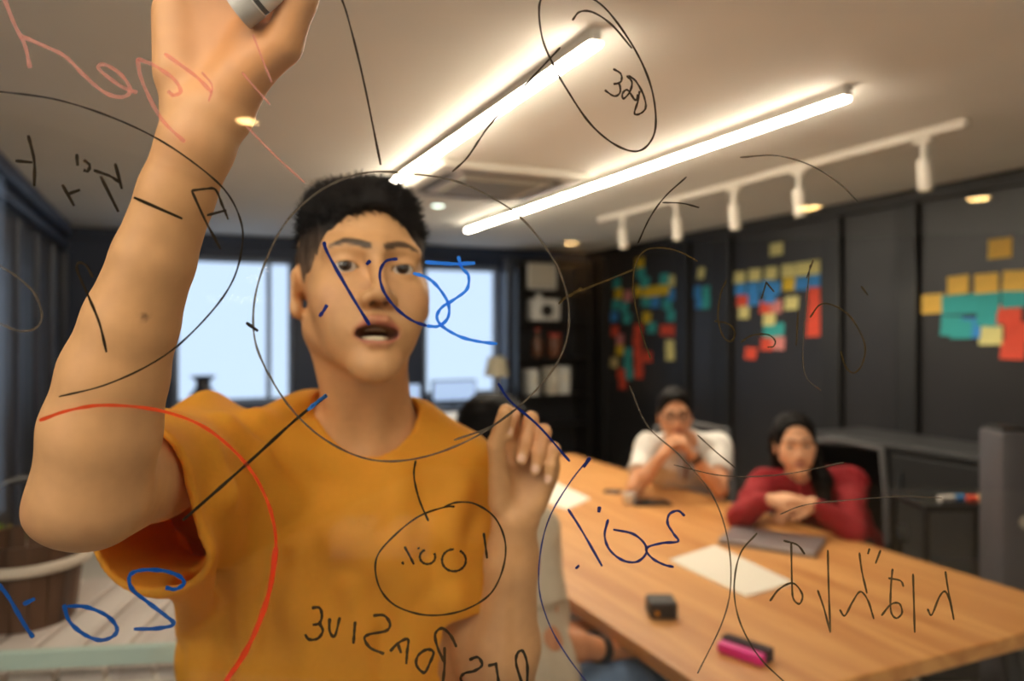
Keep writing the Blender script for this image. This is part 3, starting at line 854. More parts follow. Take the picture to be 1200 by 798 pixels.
b = MB(); b.cyl((0, 0, 0.004), (0, 0, 0.014), 0.082); b.build('bottom', M_tubw, r)
b = MB(); b.tube([(0.106 * math.cos(2 * math.pi * i / 36), 0.106 * math.sin(2 * math.pi * i / 36), 0.12) for i in range(37)], 0.011, 8); b.build('rope_band', mat('rope', (206, 192, 176), 0.8, bump=0.5, scale=120), r, True)
b = MB(); b.tube([(0.10 * math.cos(t), 0.0, 0.16 + 0.12 * math.sin(t)) for t in np.linspace(0, math.pi, 18)], 0.008, 8); b.build('handle', M_dbrown, r, True)
# small leafy plant behind it
pp = W(6, 640, 2.0)
r = empty('potted_plant', (pp.x, pp.y, 0), label='yellow-green leafy plant at the far left edge', cat='plant')
pz = pp.z
b = MB(); b.lathe((0, 0, 0), [(0.13, 0), (0.16, pz * 0.8), (0.17, pz - 0.02), (0.15, pz - 0.02), (0.14, pz - 0.06), (0.0001, pz - 0.06)], 24); b.build('planter', mat('planter_dark', (58, 52, 48), 0.6), r, True)
for k in range(26):
    a = k * 2.4; L = random.uniform(0.10, 0.20); el = random.uniform(0.3, 1.3)
    d = Vector((math.cos(a) * math.cos(el), math.sin(a) * math.cos(el), math.sin(el)))
    o = Vector((0.05 * math.cos(a), 0.05 * math.sin(a), pz - 0.06)); s = d.cross(Vector((0, 0, 1))).normalized() * L * 0.18
    b = MB()
    m1 = o + d * L * 0.5 + Vector((0, 0, 0.01)); tip = o + d * L - Vector((0, 0, L * 0.15))
    v = [b.bm.verts.new(x) for x in (o, m1 - s, m1, m1 + s, tip)]
    b.bm.faces.new((v[0], v[2], v[1])); b.bm.faces.new((v[0], v[3], v[2])); b.bm.faces.new((v[1], v[2], v[4])); b.bm.faces.new((v[2], v[3], v[4]))
    bmesh.ops.solidify(b.bm, geom=list(b.bm.faces), thickness=0.001)
    b.build('leaf', mat('leaf_%d' % (k % 3), ((120, 140, 40), (190, 170, 60), (90, 120, 50))[k % 3], 0.5), r)

# ---------------------------------------------------------------- camera side: what the glass mirrors faintly
def mir(px, py, D):
    g0, gs = 0.452, 0.095
    n = np.array([-gs, 1.0, 0]); n /= np.linalg.norm(n)
    q = c(px, py, D); q = q - 2 * n * ((q - np.array([0, g0, 0])) @ n)
    return Vector(c2w(q))
M_pale = wood('pale_ash', (176, 122, 66), (202, 150, 92), 1.6, 1, 0.5)
p = mir(440, 690, 2.25)
r = empty('side_table', (p.x, p.y, 0), -YAW + 0.35, 'pale wooden side table behind the photographer', 'table')
b = MB(); b.box((0, 0, 0.72), (0.75, 1.05, 0.03), 0.005); b.build('table_top', M_pale, r)
for sx in (-0.33, 0.33):
    for sy in (-0.47, 0.47):
        b = MB(); b.cyl((sx, sy, 0), (sx, sy, 0.705), 0.018, seg=12); b.build('leg', M_steel, r, True)
for dx, dy, h_, l in ((-0.1, -0.38, 0.10, 'white parcel on the side table behind the photographer'),):
    q = Matrix.Rotation(-YAW + 0.35, 3, 'Z') @ Vector((dx, dy, 0))
    o = empty('parcel', (p.x + q.x, p.y + q.y, 0.735), -YAW + 0.2, l, 'parcel')
    b = MB(); b.box((0, 0, h_ / 2), (0.34, 0.2, h_), 0.006); b.build('box_body', M_paper, o)
    b = MB(); b.box((0, 0, h_ + 0.001), (0.05, 0.2, 0.002)); b.build('tape', mat('tape', (200, 170, 120), 0.4), o)
# made-up grey tower standing in for a reflection in the glass
tq = W(1177, 600, 2.56)
TH = CAMZ - (506 - 390) / FPX * 2.50
r = empty('reflection_stand_in', (tq.x, tq.y, 0), -YAW, 'tall grey tower standing in for a glass reflection at the right edge beyond the table', 'reflection stand-in')
b = MB(); b.box((0, 0, TH / 2), (0.100, 0.13, TH), 0.012); b.build('body', mat('tower_grey', (84, 82, 86), 0.5), r, True)
b = MB(); b.box((0, 0, TH + 0.006), (0.08, 0.10, 0.012), 0.004); b.build('top_slab', M_cblk, r)
b = MB(); b.cyl((0.028, -0.066, TH - 0.30), (0.028, -0.074, TH - 0.30), 0.022, seg=24); b.build('pale_disc', mat('disc_pale', (190, 184, 170), 0.4), r, True)
b = MB(); b.box((0, 0, 0.012), (0.17, 0.18, 0.024), 0.006); b.build('base', M_cblk, r)

# ================================================================ people
def seg_dist(P, pts):
    d = np.full(len(P), 9.0)
    for a, b in zip(pts, pts[1:]):
        d = np.minimum(d, cap(a, b, 0.0)(P))
    return d

EYE_X, EYE_Y = 0.0315, -0.0665
def head_ops(mouth=0.0, fem=False, ears=True):
    """head in its own frame: x image right, face towards -y, eye line z = 0; metres"""
    o = []
    o.append(A(ell((0, 0.014, 0.030), (0.0735, 0.094, 0.088))))
    o.append(A(ell((0, -0.024, -0.020), (0.0605, 0.058, 0.078)), 0.022))
    jw = 0.044 if fem else 0.0465
    dz = -0.001 * mouth
    for s in (-1, 1):
        o.append(A(cap((jw * s, 0.002, -0.058 + dz), (0.012 * s, -0.064, -0.102 + dz * 2), 0.019, 0.016), 0.025))
        o.append(A(ell((0.043 * s, -0.050, -0.030), (0.022, 0.022, 0.022)), 0.025))
        o.append(A(ell((0.031 * s, -0.056, -0.060), (0.019, 0.021, 0.028)), 0.025))
    o.append(A(ell((0, -0.074, -0.108 + dz * 2), (0.019, 0.015, 0.014)), 0.02))
    # brow ridge
    for s in (-1, 1):
        o.append(A(cap((0.008 * s, -0.079, 0.018), (0.045 * s, -0.066, 0.020), 0.010, 0.009), 0.016))
        o.append(S(ell((0.031 * s, -0.090, -0.001), (0.020, 0.014, 0.012)), 0.016))
        o.append(S(ell((0.014 * s, -0.090, -0.004), (0.006, 0.010, 0.012)), 0.010))
    # muzzle and nose
    o.append(A(ell((0, -0.064, -0.066), (0.031, 0.024, 0.032)), 0.018))
    o.append(A(cap((0, -0.0805, 0.012), (0, -0.100, -0.030), 0.0065, 0.0085), 0.010))
    o.append(A(ell((0, -0.1025, -0.0365), (0.0105, 0.0105, 0.009)), 0.008))
    for s in (-1, 1):
        o.append(A(ell((0.0125 * s, -0.0915, -0.0395), (0.0085, 0.0115, 0.0085)), 0.006))
        o.append(S(ell((0.0068 * s, -0.0985, -0.0475), (0.0040, 0.0060, 0.0045)), 0.003))
    # lids
    for s in (-1, 1):
        o.append(A(ell((EYE_X * s, EYE_Y, 0.0), (0.0154, 0.0146, 0.0142)), 0.006))
        o.append(S(ell((EYE_X * s, EYE_Y - 0.0145, -0.0018), (0.0150, 0.0120, 0.0050)), 0.0015))
    # lips
    zu, zl = -0.0660 + 0.001 * mouth, -0.0740 - 0.010 * mouth
    for s in (-1, 1):
        o.append(A(cap((0.0262 * s, -0.079, -0.070 - 0.002 * mouth), (0.007 * s, -0.0895, zu + 0.003), 0.0032, 0.0050), 0.005))
        o.append(A(cap((0.0250 * s, -0.079, -0.071 - 0.003 * mouth), (0.006 * s, -0.0875, zl - 0.002), 0.0032, 0.0058), 0.005))
    o.append(A(cap((-0.007, -0.0895, zu + 0.003), (0.007, -0.0895, zu + 0.003), 0.0048), 0.004))
    o.append(A(cap((-0.006, -0.0875, zl - 0.002), (0.006, -0.0875, zl - 0.002), 0.0058), 0.004))
    zm = (zu + zl) / 2 - 0.001
    if mouth > 0:
        o.append(S(ell((0, -0.088, zm), (0.0240, 0.024, 0.0028 + 0.0058 * mouth)), 0.003))
    else:
        o.append(S(cap((-0.022, -0.086, zm), (0.022, -0.086, zm), 0.0013, flat=[((0, 1, 0), 4.0)]), 0.003))
    # ears
    if ears:
        for s in (-1, 1):
            Re = rotm(0, 0, 0) @ np.array(Matrix.Rotation(math.radians(22 * s), 3, 'Z'))
            o.append(A(ell((0.0745 * s, 0.016, -0.012), (0.0065, 0.0185, 0.030), Re), 0.006))
            o.append(A(ell((0.0742 * s, 0.006, -0.034), (0.0060, 0.009, 0.010), Re), 0.006))
            o.append(S(ell((0.0850 * s, 0.010, -0.012), (0.0080, 0.0095, 0.016), Re), 0.004))
    return o, (zu, zl, zm)

SKIN = np.array(lin((202, 150, 102)))
def paint_head(L, base, zz, mouth=0.0, brow=(34, 24, 20), lipc=(176, 96, 82)):
    """L: points in head frame; returns linear colours"""
    col = np.tile(base, (len(L), 1))
    zu, zl, zm = zz
    def blend(w, rgb):
        nonlocal col
        col = col * (1 - w[:, None]) + np.array(lin(rgb)) * w[:, None]
    for s in (-1, 1):
        d = np.linalg.norm((L - np.array([0.043 * s, -0.062, -0.036])) / np.array([1, 1, 0.8]), axis=1)
        blend(0.22 * np.clip(1 - d / 0.03, 0, 1), (214, 128, 100))
    front = L[:, 1] < -0.055
    lip = np.full(len(L), 9.0)
    for s in (-1, 1):
        lip = np.minimum(lip, cap((0.0262 * s, -0.079, -0.070 - 0.002 * mouth), (0.007 * s, -0.0895, zu + 0.003), 0.0032, 0.0050)(L))
        lip = np.minimum(lip, cap((0.0250 * s, -0.079, -0.071 - 0.003 * mouth), (0.006 * s, -0.0875, zl - 0.002), 0.0032, 0.0058)(L))
    lip = np.minimum(lip, cap((-0.007, -0.0895, zu + 0.003), (0.007, -0.0895, zu + 0.003), 0.0048)(L))
    lip = np.minimum(lip, cap((-0.006, -0.0875, zl - 0.002), (0.006, -0.0875, zl - 0.002), 0.0058)(L))
    blend(np.clip((0.0018 - lip) / 0.002, 0, 1) * front * 0.85, lipc)
    if mouth > 0:
        ins = ell((0, -0.088, zm), (0.0240, 0.024, 0.0028 + 0.0058 * mouth))(L)
        blend(np.clip((0.0006 - ins) / 0.001, 0, 1) * (L[:, 1] > -0.086), (60, 18, 16))
    for s in (-1, 1):
        Q = L.copy(); Q[:, 1] *= 0.15
        d = seg_dist(Q, [(0.010 * s, -0.0125, 0.0195), (0.022 * s, -0.0125, 0.0245), (0.034 * s, -0.012, 0.0265), (0.049 * s, -0.010, 0.0205)])
        th = 0.0050 - 0.0022 * np.clip((np.abs(L[:, 0]) - 0.03) / 0.02, 0, 1)
        blend(np.clip((th - d) / 0.0016, 0, 1) * (L[:, 1] < -0.03) * 0.92, brow)
        n = np.linalg.norm((L - np.array([0.0068 * s, -0.0955, -0.0455])) / np.array([0.9, 1.2, 1]), axis=1)
        blend(np.clip((0.0058 - n) / 0.002, 0, 1) * 0.8, (70, 30, 22))
        # lash line
        e = ell((EYE_X * s, EYE_Y - 0.0145, -0.0018), (0.0150, 0.0120, 0.0050))(L)
        blend(np.clip((0.0010 - np.abs(e)) / 0.001, 0, 1) * (L[:, 1] < EYE_Y) * (L[:, 2] > -0.003) * 0.9, (30, 20, 18))
    return col

def eye_ball(person, R, o, s, sc, gaze, base, m):
    n, k = 24, 16
    cen = np.array([EYE_X * s, EYE_Y, 0.0])
    vs = []; cols = []
    g = np.asarray(gaze, float); g = g / np.linalg.norm(g)
    up = np.array([0, 0, 1.0]); u = np.cross(g, up); u /= np.linalg.norm(u); v = np.cross(u, g)
    for j in range(k + 1):
        th = math.pi * j / k * (0.5 if j <= 8 else 1)
        th = (j / 8 * 0.62) if j <= 8 else 0.62 + (j - 8) / (k - 8) * (math.pi - 0.62)
        for i in range(n):
            ph = 2 * math.pi * i / n
            vs.append(cen + 0.0133 * (g * math.cos(th) + (u * math.cos(ph) + v * math.sin(ph)) * math.sin(th)))
            cols.append(lin((12, 9, 8)) if th < 0.22 else lin((46, 27, 17)) if th < 0.61 else lin((205, 194, 184)))
    Q = np.array([[j * n + i, j * n + (i + 1) % n, (j + 1) * n + (i + 1) % n, (j + 1) * n + i] for j in range(k) for i in range(n)])
    w = c2w(np.array(vs) * sc @ R.T + o) - base
    return np_mesh('eye', w, Q[:, ::-1], m, person, np.array(cols))

NAILS = []
def hand_ops(wrist, ax, ay, az, flex, spread=(0.10, 0.02, -0.06, -0.14), thumb=None, sc=1.0, rf=1.0):
    """wrist: origin; az towards the fingers, ax towards the thumb, -ay out of the palm. flex: per finger (mcp, pip, dip) degrees"""
    ax, ay, az = (np.asarray(v, float) for v in (ax, ay, az))
    T = lambda q: np.asarray(wrist) + sc * (ax * q[0] + ay * q[1] + az * q[2])
    o = []
    mcp = [(0.027, 0.0, 0.088), (0.009, 0.002, 0.092), (-0.010, 0.001, 0.087), (-0.027, -0.002, 0.078)]
    ln = [(0.042, 0.025, 0.021), (0.046, 0.029, 0.022), (0.042, 0.027, 0.021), (0.033, 0.020, 0.019)]
    rd = [0.0093, 0.0096, 0.0092, 0.0080]
    fl = [(ay, 0.8)]
    for m in mcp:
        o.append(A(cap(T((m[0] * 0.6, 0, 0.006)), T((m[0], m[1], m[2] - 0.004)), 0.0130 * sc, 0.0108 * sc), 0.010 * sc))
    o.append(A(cap(T((-0.021, -0.006, 0.025)), T((-0.026, -0.004, 0.062)), 0.012 * sc, 0.011 * sc), 0.009 * sc))     # hypothenar
    o.append(A(cap(T((0.016, -0.006, 0.020)), T((0.028, -0.010, 0.050)), 0.014 * sc, 0.012 * sc), 0.010 * sc))       # thenar
    for i in range(4):
        a = 0.0; p = np.array(mcp[i], float); r = rd[i] * rf
        for j in range(3):
            a += math.radians(flex[i][j])
            d = np.array([math.sin(spread[i]) * math.cos(a), -math.sin(a), math.cos(a) * math.cos(spread[i])])
            q = p + d * ln[i][j]
            r2 = r * (0.93 if j < 2 else 0.86)
            o.append(A(cap(T(p), T(q), r * sc, r2 * sc), 0.0045 * sc))
            p, r = q, r2
        dn = np.array([0, math.cos(a), math.sin(a)])
        NAILS.append((T(p - d * 0.003 + dn * r * 0.9), 0.0068 * sc))
    if thumb is None:
        thumb = [(0.020, -0.008, 0.022), (0.040, -0.018, 0.052), (0.046, -0.026, 0.084), (0.040, -0.034, 0.108)]
    pts = [T(q) if len(q) == 3 and not isinstance(q, np.ndarray) else q for q in thumb]
    rr = [0.0150, 0.0122, 0.0105, 0.0088]
    for j in range(3):
        o.append(A(cap(pts[j], pts[j + 1], rr[j] * sc, rr[j + 1] * sc), 0.008 * sc if j == 0 else 0.004 * sc))
    return o

def limb(pts, radii, k=0.02, flat=None):
    return [A(cap(a, b, r1, r2, flat), k) for a, b, r1, r2 in zip(pts, pts[1:], radii, radii[1:])]

M_skin = mat('skin', (214, 160, 116), 0.5, attr='paint', var=0.05, scale=90, bump=0.06, spec=0.4)
M_eye = mat('eye_wet', (255, 255, 255), 0.08, attr='paint')
M_hair = mat('black_hair', (26, 22, 24), 0.65, spec=0.12, attr='paint', var=0.35, scale=160, bump=0.6, stretch=(1, 1, 0.3))
M_teeth = mat('teeth', (226, 208, 176), 0.3)

def fn_noise(freq, amp, seed=0):
    r = np.random.default_rng(seed)
    K = r.normal(size=(10, 3)) * freq; ph = r.uniform(0, 6.28, 10)
    def f(P):
        d = np.zeros(len(P))
        for k, p in zip(K, ph): d += np.sin(P @ k + p)
        return d * amp / 3.0
    return f

def add_tufts(verts, nrm, count, length, comb, seed=1, thick=0.0011, keep=None):
    """short tapering locks standing on a hair surface; returns verts, tris"""
    r = np.random.default_rng(seed)
    ok = np.arange(len(verts)) if keep is None else np.argwhere(keep(verts)).ravel()
    ix = r.choice(ok, count)
    V = []; F = []
    for q, i in enumerate(ix):
        n = nrm[i]; d = n * 0.6 + np.asarray(comb) + r.normal(size=3) * 0.45; d /= np.linalg.norm(d)
        L = length * r.uniform(0.5, 1.25)
        u = np.cross(d, [0.3, 0.2, 0.9]); u /= np.linalg.norm(u) + 1e-9; w = np.cross(d, u)
        b = verts[i] - n * 0.002
        k = len(V)
        V += [b + u * thick, b - u * thick * 0.5 + w * thick, b - u * thick * 0.5 - w * thick, b + d * L + n * 0.1 * L]
        F += [(k, k + 1, k + 3), (k + 1, k + 2, k + 3), (k + 2, k, k + 3)]
    return np.array(V), np.array(F)

def normals(verts, quads):
    a = verts[quads[:, 2]] - verts[quads[:, 0]]; b = verts[quads[:, 3]] - verts[quads[:, 1]]
    fn = np.cross(a, b)
    n = np.zeros_like(verts)
    for k in range(4): np.add.at(n, quads[:, k], fn)
    return n / (np.linalg.norm(n, axis=1)[:, None] + 1e-12)

# ---------------------------------------------------------------- the presenter
def presenter():
    SL = c(233, 530, 0.835); SR = c(526, 556, 0.975)
    E1 = c(108, 578, 0.535); W1 = c(243, 138, 0.492)
    E2 = c(588, 842, 0.935); W2 = c(603, 608, 0.872)
    NB = c(430, 505, 0.955)
    ctr = np.array([-0.222, 0.965])
    bw = c2w(np.array([ctr[0], ctr[1], 0.0]))
    P = empty('person', bw, label='presenter in a mustard yellow T-shirt writing on the glass with raised arm', cat='person')
    R = rotm(22, 10, 1.5); sc = 1.0
    H0 = c(441, 311, 0.815) - R @ np.array([0, -0.082, 0.0])
    mouth = 1.0
    ho, zz = head_ops(mouth)
    neck = R @ np.array([0, 0.020, -0.055]) + H0
    ops = xf(ho, R, H0, sc)
    nh = len(ops)
    nb = NB + np.array([0, 0.015, 0.0])
    ops += [A(cap(neck, nb, 0.052, 0.057), 0.022)]
    th = R @ np.array([0, -0.045, -0.085]) + H0
    ops += [A(cap(R @ np.array([0.045, 0.015, -0.05]) + H0, NB + np.array([0.012, -0.045, -0.018]), 0.015, 0.011), 0.02),
            A(cap(R @ np.array([-0.045, 0.015, -0.05]) + H0, NB + np.array([-0.016, -0.045, -0.018]), 0.015, 0.011), 0.02)]
    tu = np.array([1.0, 0.12, 0]); tu /= np.linalg.norm(tu)
    body = [A(cap((ctr[0], ctr[1] - 0.01, 1.265), (ctr[0], ctr[1] + 0.01, 0.98), 0.098, 0.092, [(tu, 1.72)]), 0.03),
            A(cap(SL, NB + np.array([-0.03, 0.0, -0.016]), 0.040, 0.040), 0.03), A(cap(SR, NB + np.array([0.03, 0, -0.016]), 0.040, 0.040), 0.03),
            A(cap(SL + np.array([0.02, 0.02, -0.05]), np.array([ctr[0] - 0.07, ctr[1], 1.25]), 0.06, 0.09), 0.04)]
    ops += body
    # raised arm: upper arm comes forward, forearm goes up along the glass
    ua = SL * 0.45 + E1 * 0.55
    ops_arm1 = limb([SL + np.array([0.008, 0.01, -0.012]), ua, E1], [0.042, 0.041, 0.040], 0.02)
    ops += ops_arm1
    F = [c(108, 576, 0.533), c(119, 505, 0.524), c(134, 440, 0.517), c(154, 378, 0.510), c(180, 305, 0.502), c(207, 228, 0.495), c(230, 170, 0.490), W1]
    ops += limb(F, [0.0385, 0.0385, 0.0345, 0.0300, 0.0258, 0.0234, 0.0236, 0.0246], 0.005)
    ops += [A(ell(c(78, 600, 0.540), (0.026, 0.026, 0.020)), 0.018)]
    # hand at the top of the glass
    az = c(262, -60, 0.496) - W1; az /= np.linalg.norm(az)
    ax = np.array([1, 0.10, 0.0]); ax -= az * (ax @ az); ax /= np.linalg.norm(ax)
    ay = np.cross(az, ax)
    fx = [(40, 50, 30), (42, 52, 32), (38, 46, 30), (32, 40, 28)]
    thumb = [W1 + 0.020 * ax + 0.024 * az - 0.006 * ay, c(331, 52, 0.482), c(352, -2, 0.474), c(335, -52, 0.468)]
    ops += hand_ops(W1, ax, ay, az, fx, thumb=thumb, sc=1.02, spread=(0.10, 0.04, 0.02, 0.0))
    # lowered arm and the loose pinching fist
    ops += limb([SR, SR * 0.4 + E2 * 0.6, E2], [0.043, 0.041, 0.037], 0.02)
    M2 = E2 * 0.62 + W2 * 0.38
    ops += limb([E2, M2, E2 * 0.2 + W2 * 0.8, W2], [0.037, 0.038, 0.029, 0.0265], 0.018)
    bz = c(629, 515, 0.880) - W2; bz /= np.linalg.norm(bz)
    bx = np.array([-1.0, 0.12, 0.0]); bx -= bz * (bx @ bz); bx /= np.linalg.norm(bx)
    by = -np.cross(bz, bx)
    fx2 = [(34, 74, 34), (46, 118, 14), (50, 118, 14), (54, 116, 16)]
    th2 = [W2 - np.array([0.016, 0.010, -0.022]), c(585, 562, 0.852), c(582, 520, 0.832), c(593, 482, 0.818)]
    ops += hand_ops(W2, bx, by, bz, fx2, thumb=th2, sc=0.94, spread=(0.22, 0.06, 0.06, 0.08), rf=1.0)
    V, Q = sdf_mesh(ops, (-0.47, 0.40, 0.86), (0.10, 1.13, 1.86), 0.0029)
    L = (V - H0) @ R
    col = np.tile(SKIN, (len(V), 1))
    hd = (np.abs(L[:, 0]) < 0.1) & (L[:, 2] > -0.15) & (L[:, 1] > -0.14) & (L[:, 1] < 0.12) & (V[:, 1] > 0.6)
    col[hd] = paint_head(L[hd], SKIN, zz, mouth)
    w = np.clip(1.3 - np.linalg.norm(V - c(282, 30, 0.48), axis=1) / 0.055, 0, 1)[:, None] * 0.6
    col = col * (1 - w) + np.array(lin((196, 122, 62))) * w
    pxv = 600 + FPX * V[:, 0] / V[:, 1]; pyv = 390 - FPX * (V[:, 2] - CAMZ) / V[:, 1]
    w = (np.clip(1.6 - np.hypot(pxv - 170, pyv - 371) / 4.0, 0, 1) * (V[:, 1] < 0.50))[:, None] * 0.7
    col = col * (1 - w) + np.array(lin((70, 40, 28))) * w      # a small mole on the forearm
    # faint redness at elbow and knuckles
    for q, r_ in ((c(60, 600, 0.53), 0.035), (c(600, 500, 0.85), 0.03), (c(630, 520, 0.85), 0.03)):
        w = np.clip(1 - np.linalg.norm(V - q, axis=1) / r_, 0, 1)[:, None] * 0.3
        col = col * (1 - w) + np.array(lin((214, 124, 96))) * w
    for q, r_ in NAILS:
        w = np.clip((1 - np.linalg.norm(V - q, axis=1) / r_) * 3, 0, 1)[:, None] * 0.75
        col = col * (1 - w) + np.array(lin((240, 196, 172))) * w
    np_mesh('body', c2w(V) - bw, Q, M_skin, P, col)
    for s in (-1, 1): eye_ball(P, R, H0, s, sc, (-0.12, -1, 0.02), bw, M_eye)
    # teeth
    zu, zl, zm = zz
    for z, h, nm in ((zu - 0.0035, 0.0050, 'upper_teeth'), (zl + 0.0040, 0.0060, 'lower_teeth')):
        v = []; 
        for i in range(15):
            t = (i / 14 - 0.5) * 2
            x = 0.0185 * t; y = -0.0775 + 0.012 * t * t
            for yy, zz_ in ((0, -h / 2), (0, h / 2), (0.004, h / 2), (0.004, -h / 2)): v.append((x, y + yy, z + zz_))
        q = [[i * 4 + a, i * 4 + (a + 1) % 4, (i + 1) * 4 + (a + 1) % 4, (i + 1) * 4 + a] for i in range(14) for a in range(4)]
        np_mesh(nm, c2w(np.array(v) @ R.T + H0) - bw, np.array(q), M_teeth, P)
    # hair
    nz = fn_noise(90, 0.0022, 3)
    hops = [A(ell((0, 0.016, 0.033), (0.0755, 0.0960, 0.0870))), A(ell((0.000, -0.022, 0.078), (0.054, 0.058, 0.028)), 0.02),
            A(ell((-0.014, 0.01, 0.084), (0.05, 0.06, 0.028)), 0.02),
            D_(nz),
            S(ell((0, -0.112, 0.000), (0.0735, 0.082, 0.076)), 0.004),
            S(ell((0, -0.06, -0.085), (0.2, 0.085, 0.07)), 0.006),
            S(lambda P: P[:, 2] + 0.040 + 0.4 * np.clip(P[:, 1], 0, 1), 0.01)]
    for s in (-1, 1): hops.append(S(ell((0.080 * s, 0.014, -0.014), (0.016, 0.024, 0.034)), 0.006))
    hx = xf(hops, R, H0, sc)
    V, Q = sdf_mesh(hx, H0 - 0.16, H0 + 0.17, 0.0028)
    L = (V - H0) @ R
    fade = np.clip((0.055 - L[:, 2]) / 0.075, 0, 1) * np.clip((np.abs(L[:, 0]) - 0.04) / 0.02, 0, 1)
    hc = np.array(lin((22, 19, 20))) * (1 - fade[:, None] * 0.85) + np.array(lin((120, 96, 78))) * fade[:, None] * 0.85
    hair = np_mesh('hair', c2w(V) - bw, Q, M_hair, P, hc)
    N = normals(V, Q)
    def keep(v): 
        l = (v - H0) @ R; return (l[:, 2] > 0.05) & (l[:, 1] > -0.078)
    TV, TF = add_tufts(V, N, 6000, 0.014, R @ np.array([0.3, -0.30, 0.25]), 4, keep=keep)
    np_mesh('hair_locks', c2w(TV) - bw, TF, M_hair, hair, np.tile(lin((20, 17, 18)), (len(TV), 1)), smooth=False)
    # T-shirt: a hollow shell over torso, shoulders and sleeves
    hem1 = SL * 0.30 + E1 * 0.70 + np.array([-0.004, 0.0, -0.034])
    ax1 = hem1 - (SL + np.array([0, 0, -0.012])); ax1 /= np.linalg.norm(ax1)
    hem2 = SR * 0.42 + E2 * 0.58 + np.array([0.0, 0.0, 0.0])
    ax2 = (E2 - SR) / np.linalg.norm(E2 - SR)
    zax = np.array([0, 0, 1.0])
    sleeve1 = xf([A(cap(SL + np.array([0.010, 0, -0.028]), hem1 + ax1 * 0.05, 0.066, 0.055, [(zax, 1.30)]))], np.eye(3), (0, 0, 0))[0][1]
    pl1 = plane(hem1, ax1 + np.array([-0.5, 0, -0.22])); pl2 = plane(hem2, ax2)
    s1 = lambda P: np.maximum(sleeve1(P), pl1(P))
    sl2 = cap(SR, hem2 + ax2 * 0.04, 0.055, 0.056)
    s2 = lambda P: np.maximum(sl2(P), pl2(P))
    def folds(P):
        q = P - (SL + np.array([0.03, -0.03, -0.06]))
        r = np.linalg.norm(q, axis=1) + 1e-6
        a = np.arctan2(q[:, 2], q[:, 0])
        f = 0.0085 * np.sin(a * 9 + 8 * r) * np.exp(-((r - 0.17) / 0.07) ** 2) * np.clip((P[:, 1] - 0.80) / 0.05, 0, 1) * np.clip((r - 0.05) / 0.05, 0, 1)
        f += 0.0085 * np.sin(P[:, 0] * 80 + 2.2 * np.sin(P[:, 2] * 9) + 3.0 * P[:, 1]) * np.clip((1.22 - P[:, 2]) / 0.16, 0, 1) * np.clip((P[:, 1] - 0.80) / 0.05, 0, 1) * np.clip((0.17 - np.abs(P[:, 0] - ctr[0])) / 0.05, 0, 1)
        f += 0.0016 * np.sin(P[:, 2] * 60 + P[:, 0] * 45) + 0.0012 * np.sin(P[:, 0] * 70 - P[:, 2] * 50)
        t2 = P - SR
        f += 0.004 * np.sin((t2[:, 0] * 0.6 - t2[:, 2]) * 120) * np.exp(-np.linalg.norm(t2 + np.array([0.06, 0, 0.10]), axis=1) ** 2 / 0.01)
        return f
    core = [A(cap((ctr[0], ctr[1] - 0.012, 1.255), (ctr[0] - 0.002, ctr[1] + 0.005, 0.80), 0.112, 0.115, [(tu, 1.72)]), 0.04),
            A(cap(SL + np.array([0.01, 0.01, -0.006]), NB + np.array([-0.050, 0.012, -0.004]), 0.056, 0.050), 0.04), A(cap(SR, NB + np.array([0.050, 0.012, -0.006]), 0.052, 0.048), 0.04),
            A(cap(SL + np.array([0.03, 0.03, -0.06]), np.array([ctr[0] - 0.07, ctr[1], 1.22]), 0.068, 0.10), 0.04)]
    ndir = (neck - nb) / np.linalg.norm(neck - nb)
    ncut = cap(nb + np.array([0.006, -0.030, 0.012]), neck + ndir * 0.05 + np.array([0, -0.02, 0]), 0.060, 0.078)
    under = [A(cap(neck, nb, 0.052, 0.057), 0.022)] + body
    arm_u = ops_arm1
    sops = core + [A(s1, 0.03), A(s2, 0.035), D_(folds), A(lambda P: np.maximum(ev(under, P) - 0.009, P[:, 2] - 1.40), 0.01), A(lambda P: np.maximum(ev(arm_u, P) - 0.010, pl1(P)), 0.01), ('shell', None, 0.0065), S(ncut, 0.003),
                   S(plane(hem1 - ax1 * 0.001, -ax1 - np.array([0, 0, 0.10])) if False else (lambda P: np.maximum(-pl1(P) - 0.011, sleeve1(P) - 0.02)), 0.0015),
                   S(lambda P: np.maximum(-pl2(P) - 0.011, sl2(P) - 0.02), 0.0015),
                   S(lambda P: P[:, 2] - 0.86, 0.002)]
    # pulled cloth: soft ridges laid on the front of the shirt
    base_ops = core + [A(s1, 0.03), A(s2, 0.035)]
    def front(px, py):
        Ds = np.arange(0.60, 1.02, 0.003); pts = np.array([c(px, py, d_) for d_ in Ds])
        v = ev(base_ops, pts); k_ = int(np.argmax(v < 0)) if (v < 0).any() else len(Ds) - 1
        return pts[k_]
    ridges = []
    for pl_, r_ in (([(262, 498), (300, 538), (338, 592)], 0.010), ([(300, 492), (345, 524), (398, 552)], 0.009), ([(236, 525), (256, 580), (266, 650)], 0.010), ([(228, 650), (236, 720), (238, 796)], 0.012),
                    ([(286, 672), (294, 730), (292, 800)], 0.013), ([(540, 575), (522, 630), (526, 700), (532, 790)], 0.011), ([(470, 566), (462, 640), (476, 760)], 0.009), ([(350, 640), (352, 720), (362, 796)], 0.010), ([(205, 600), (214, 660), (216, 740)], 0.010), ([(410, 690), (420, 740), (424, 800)], 0.009)):
        q3 = [front(*v_) + np.array([0, 0.004, 0]) for v_ in pl_]
        ridges += [A(cap(a_, b_, r_), 0.022) for a_, b_ in zip(q3, q3[1:])]
    ki = [i_ for i_, o_ in enumerate(sops) if o_[0] == 'shell'][0]
    sops = sops[:ki] + ridges + sops[ki:]
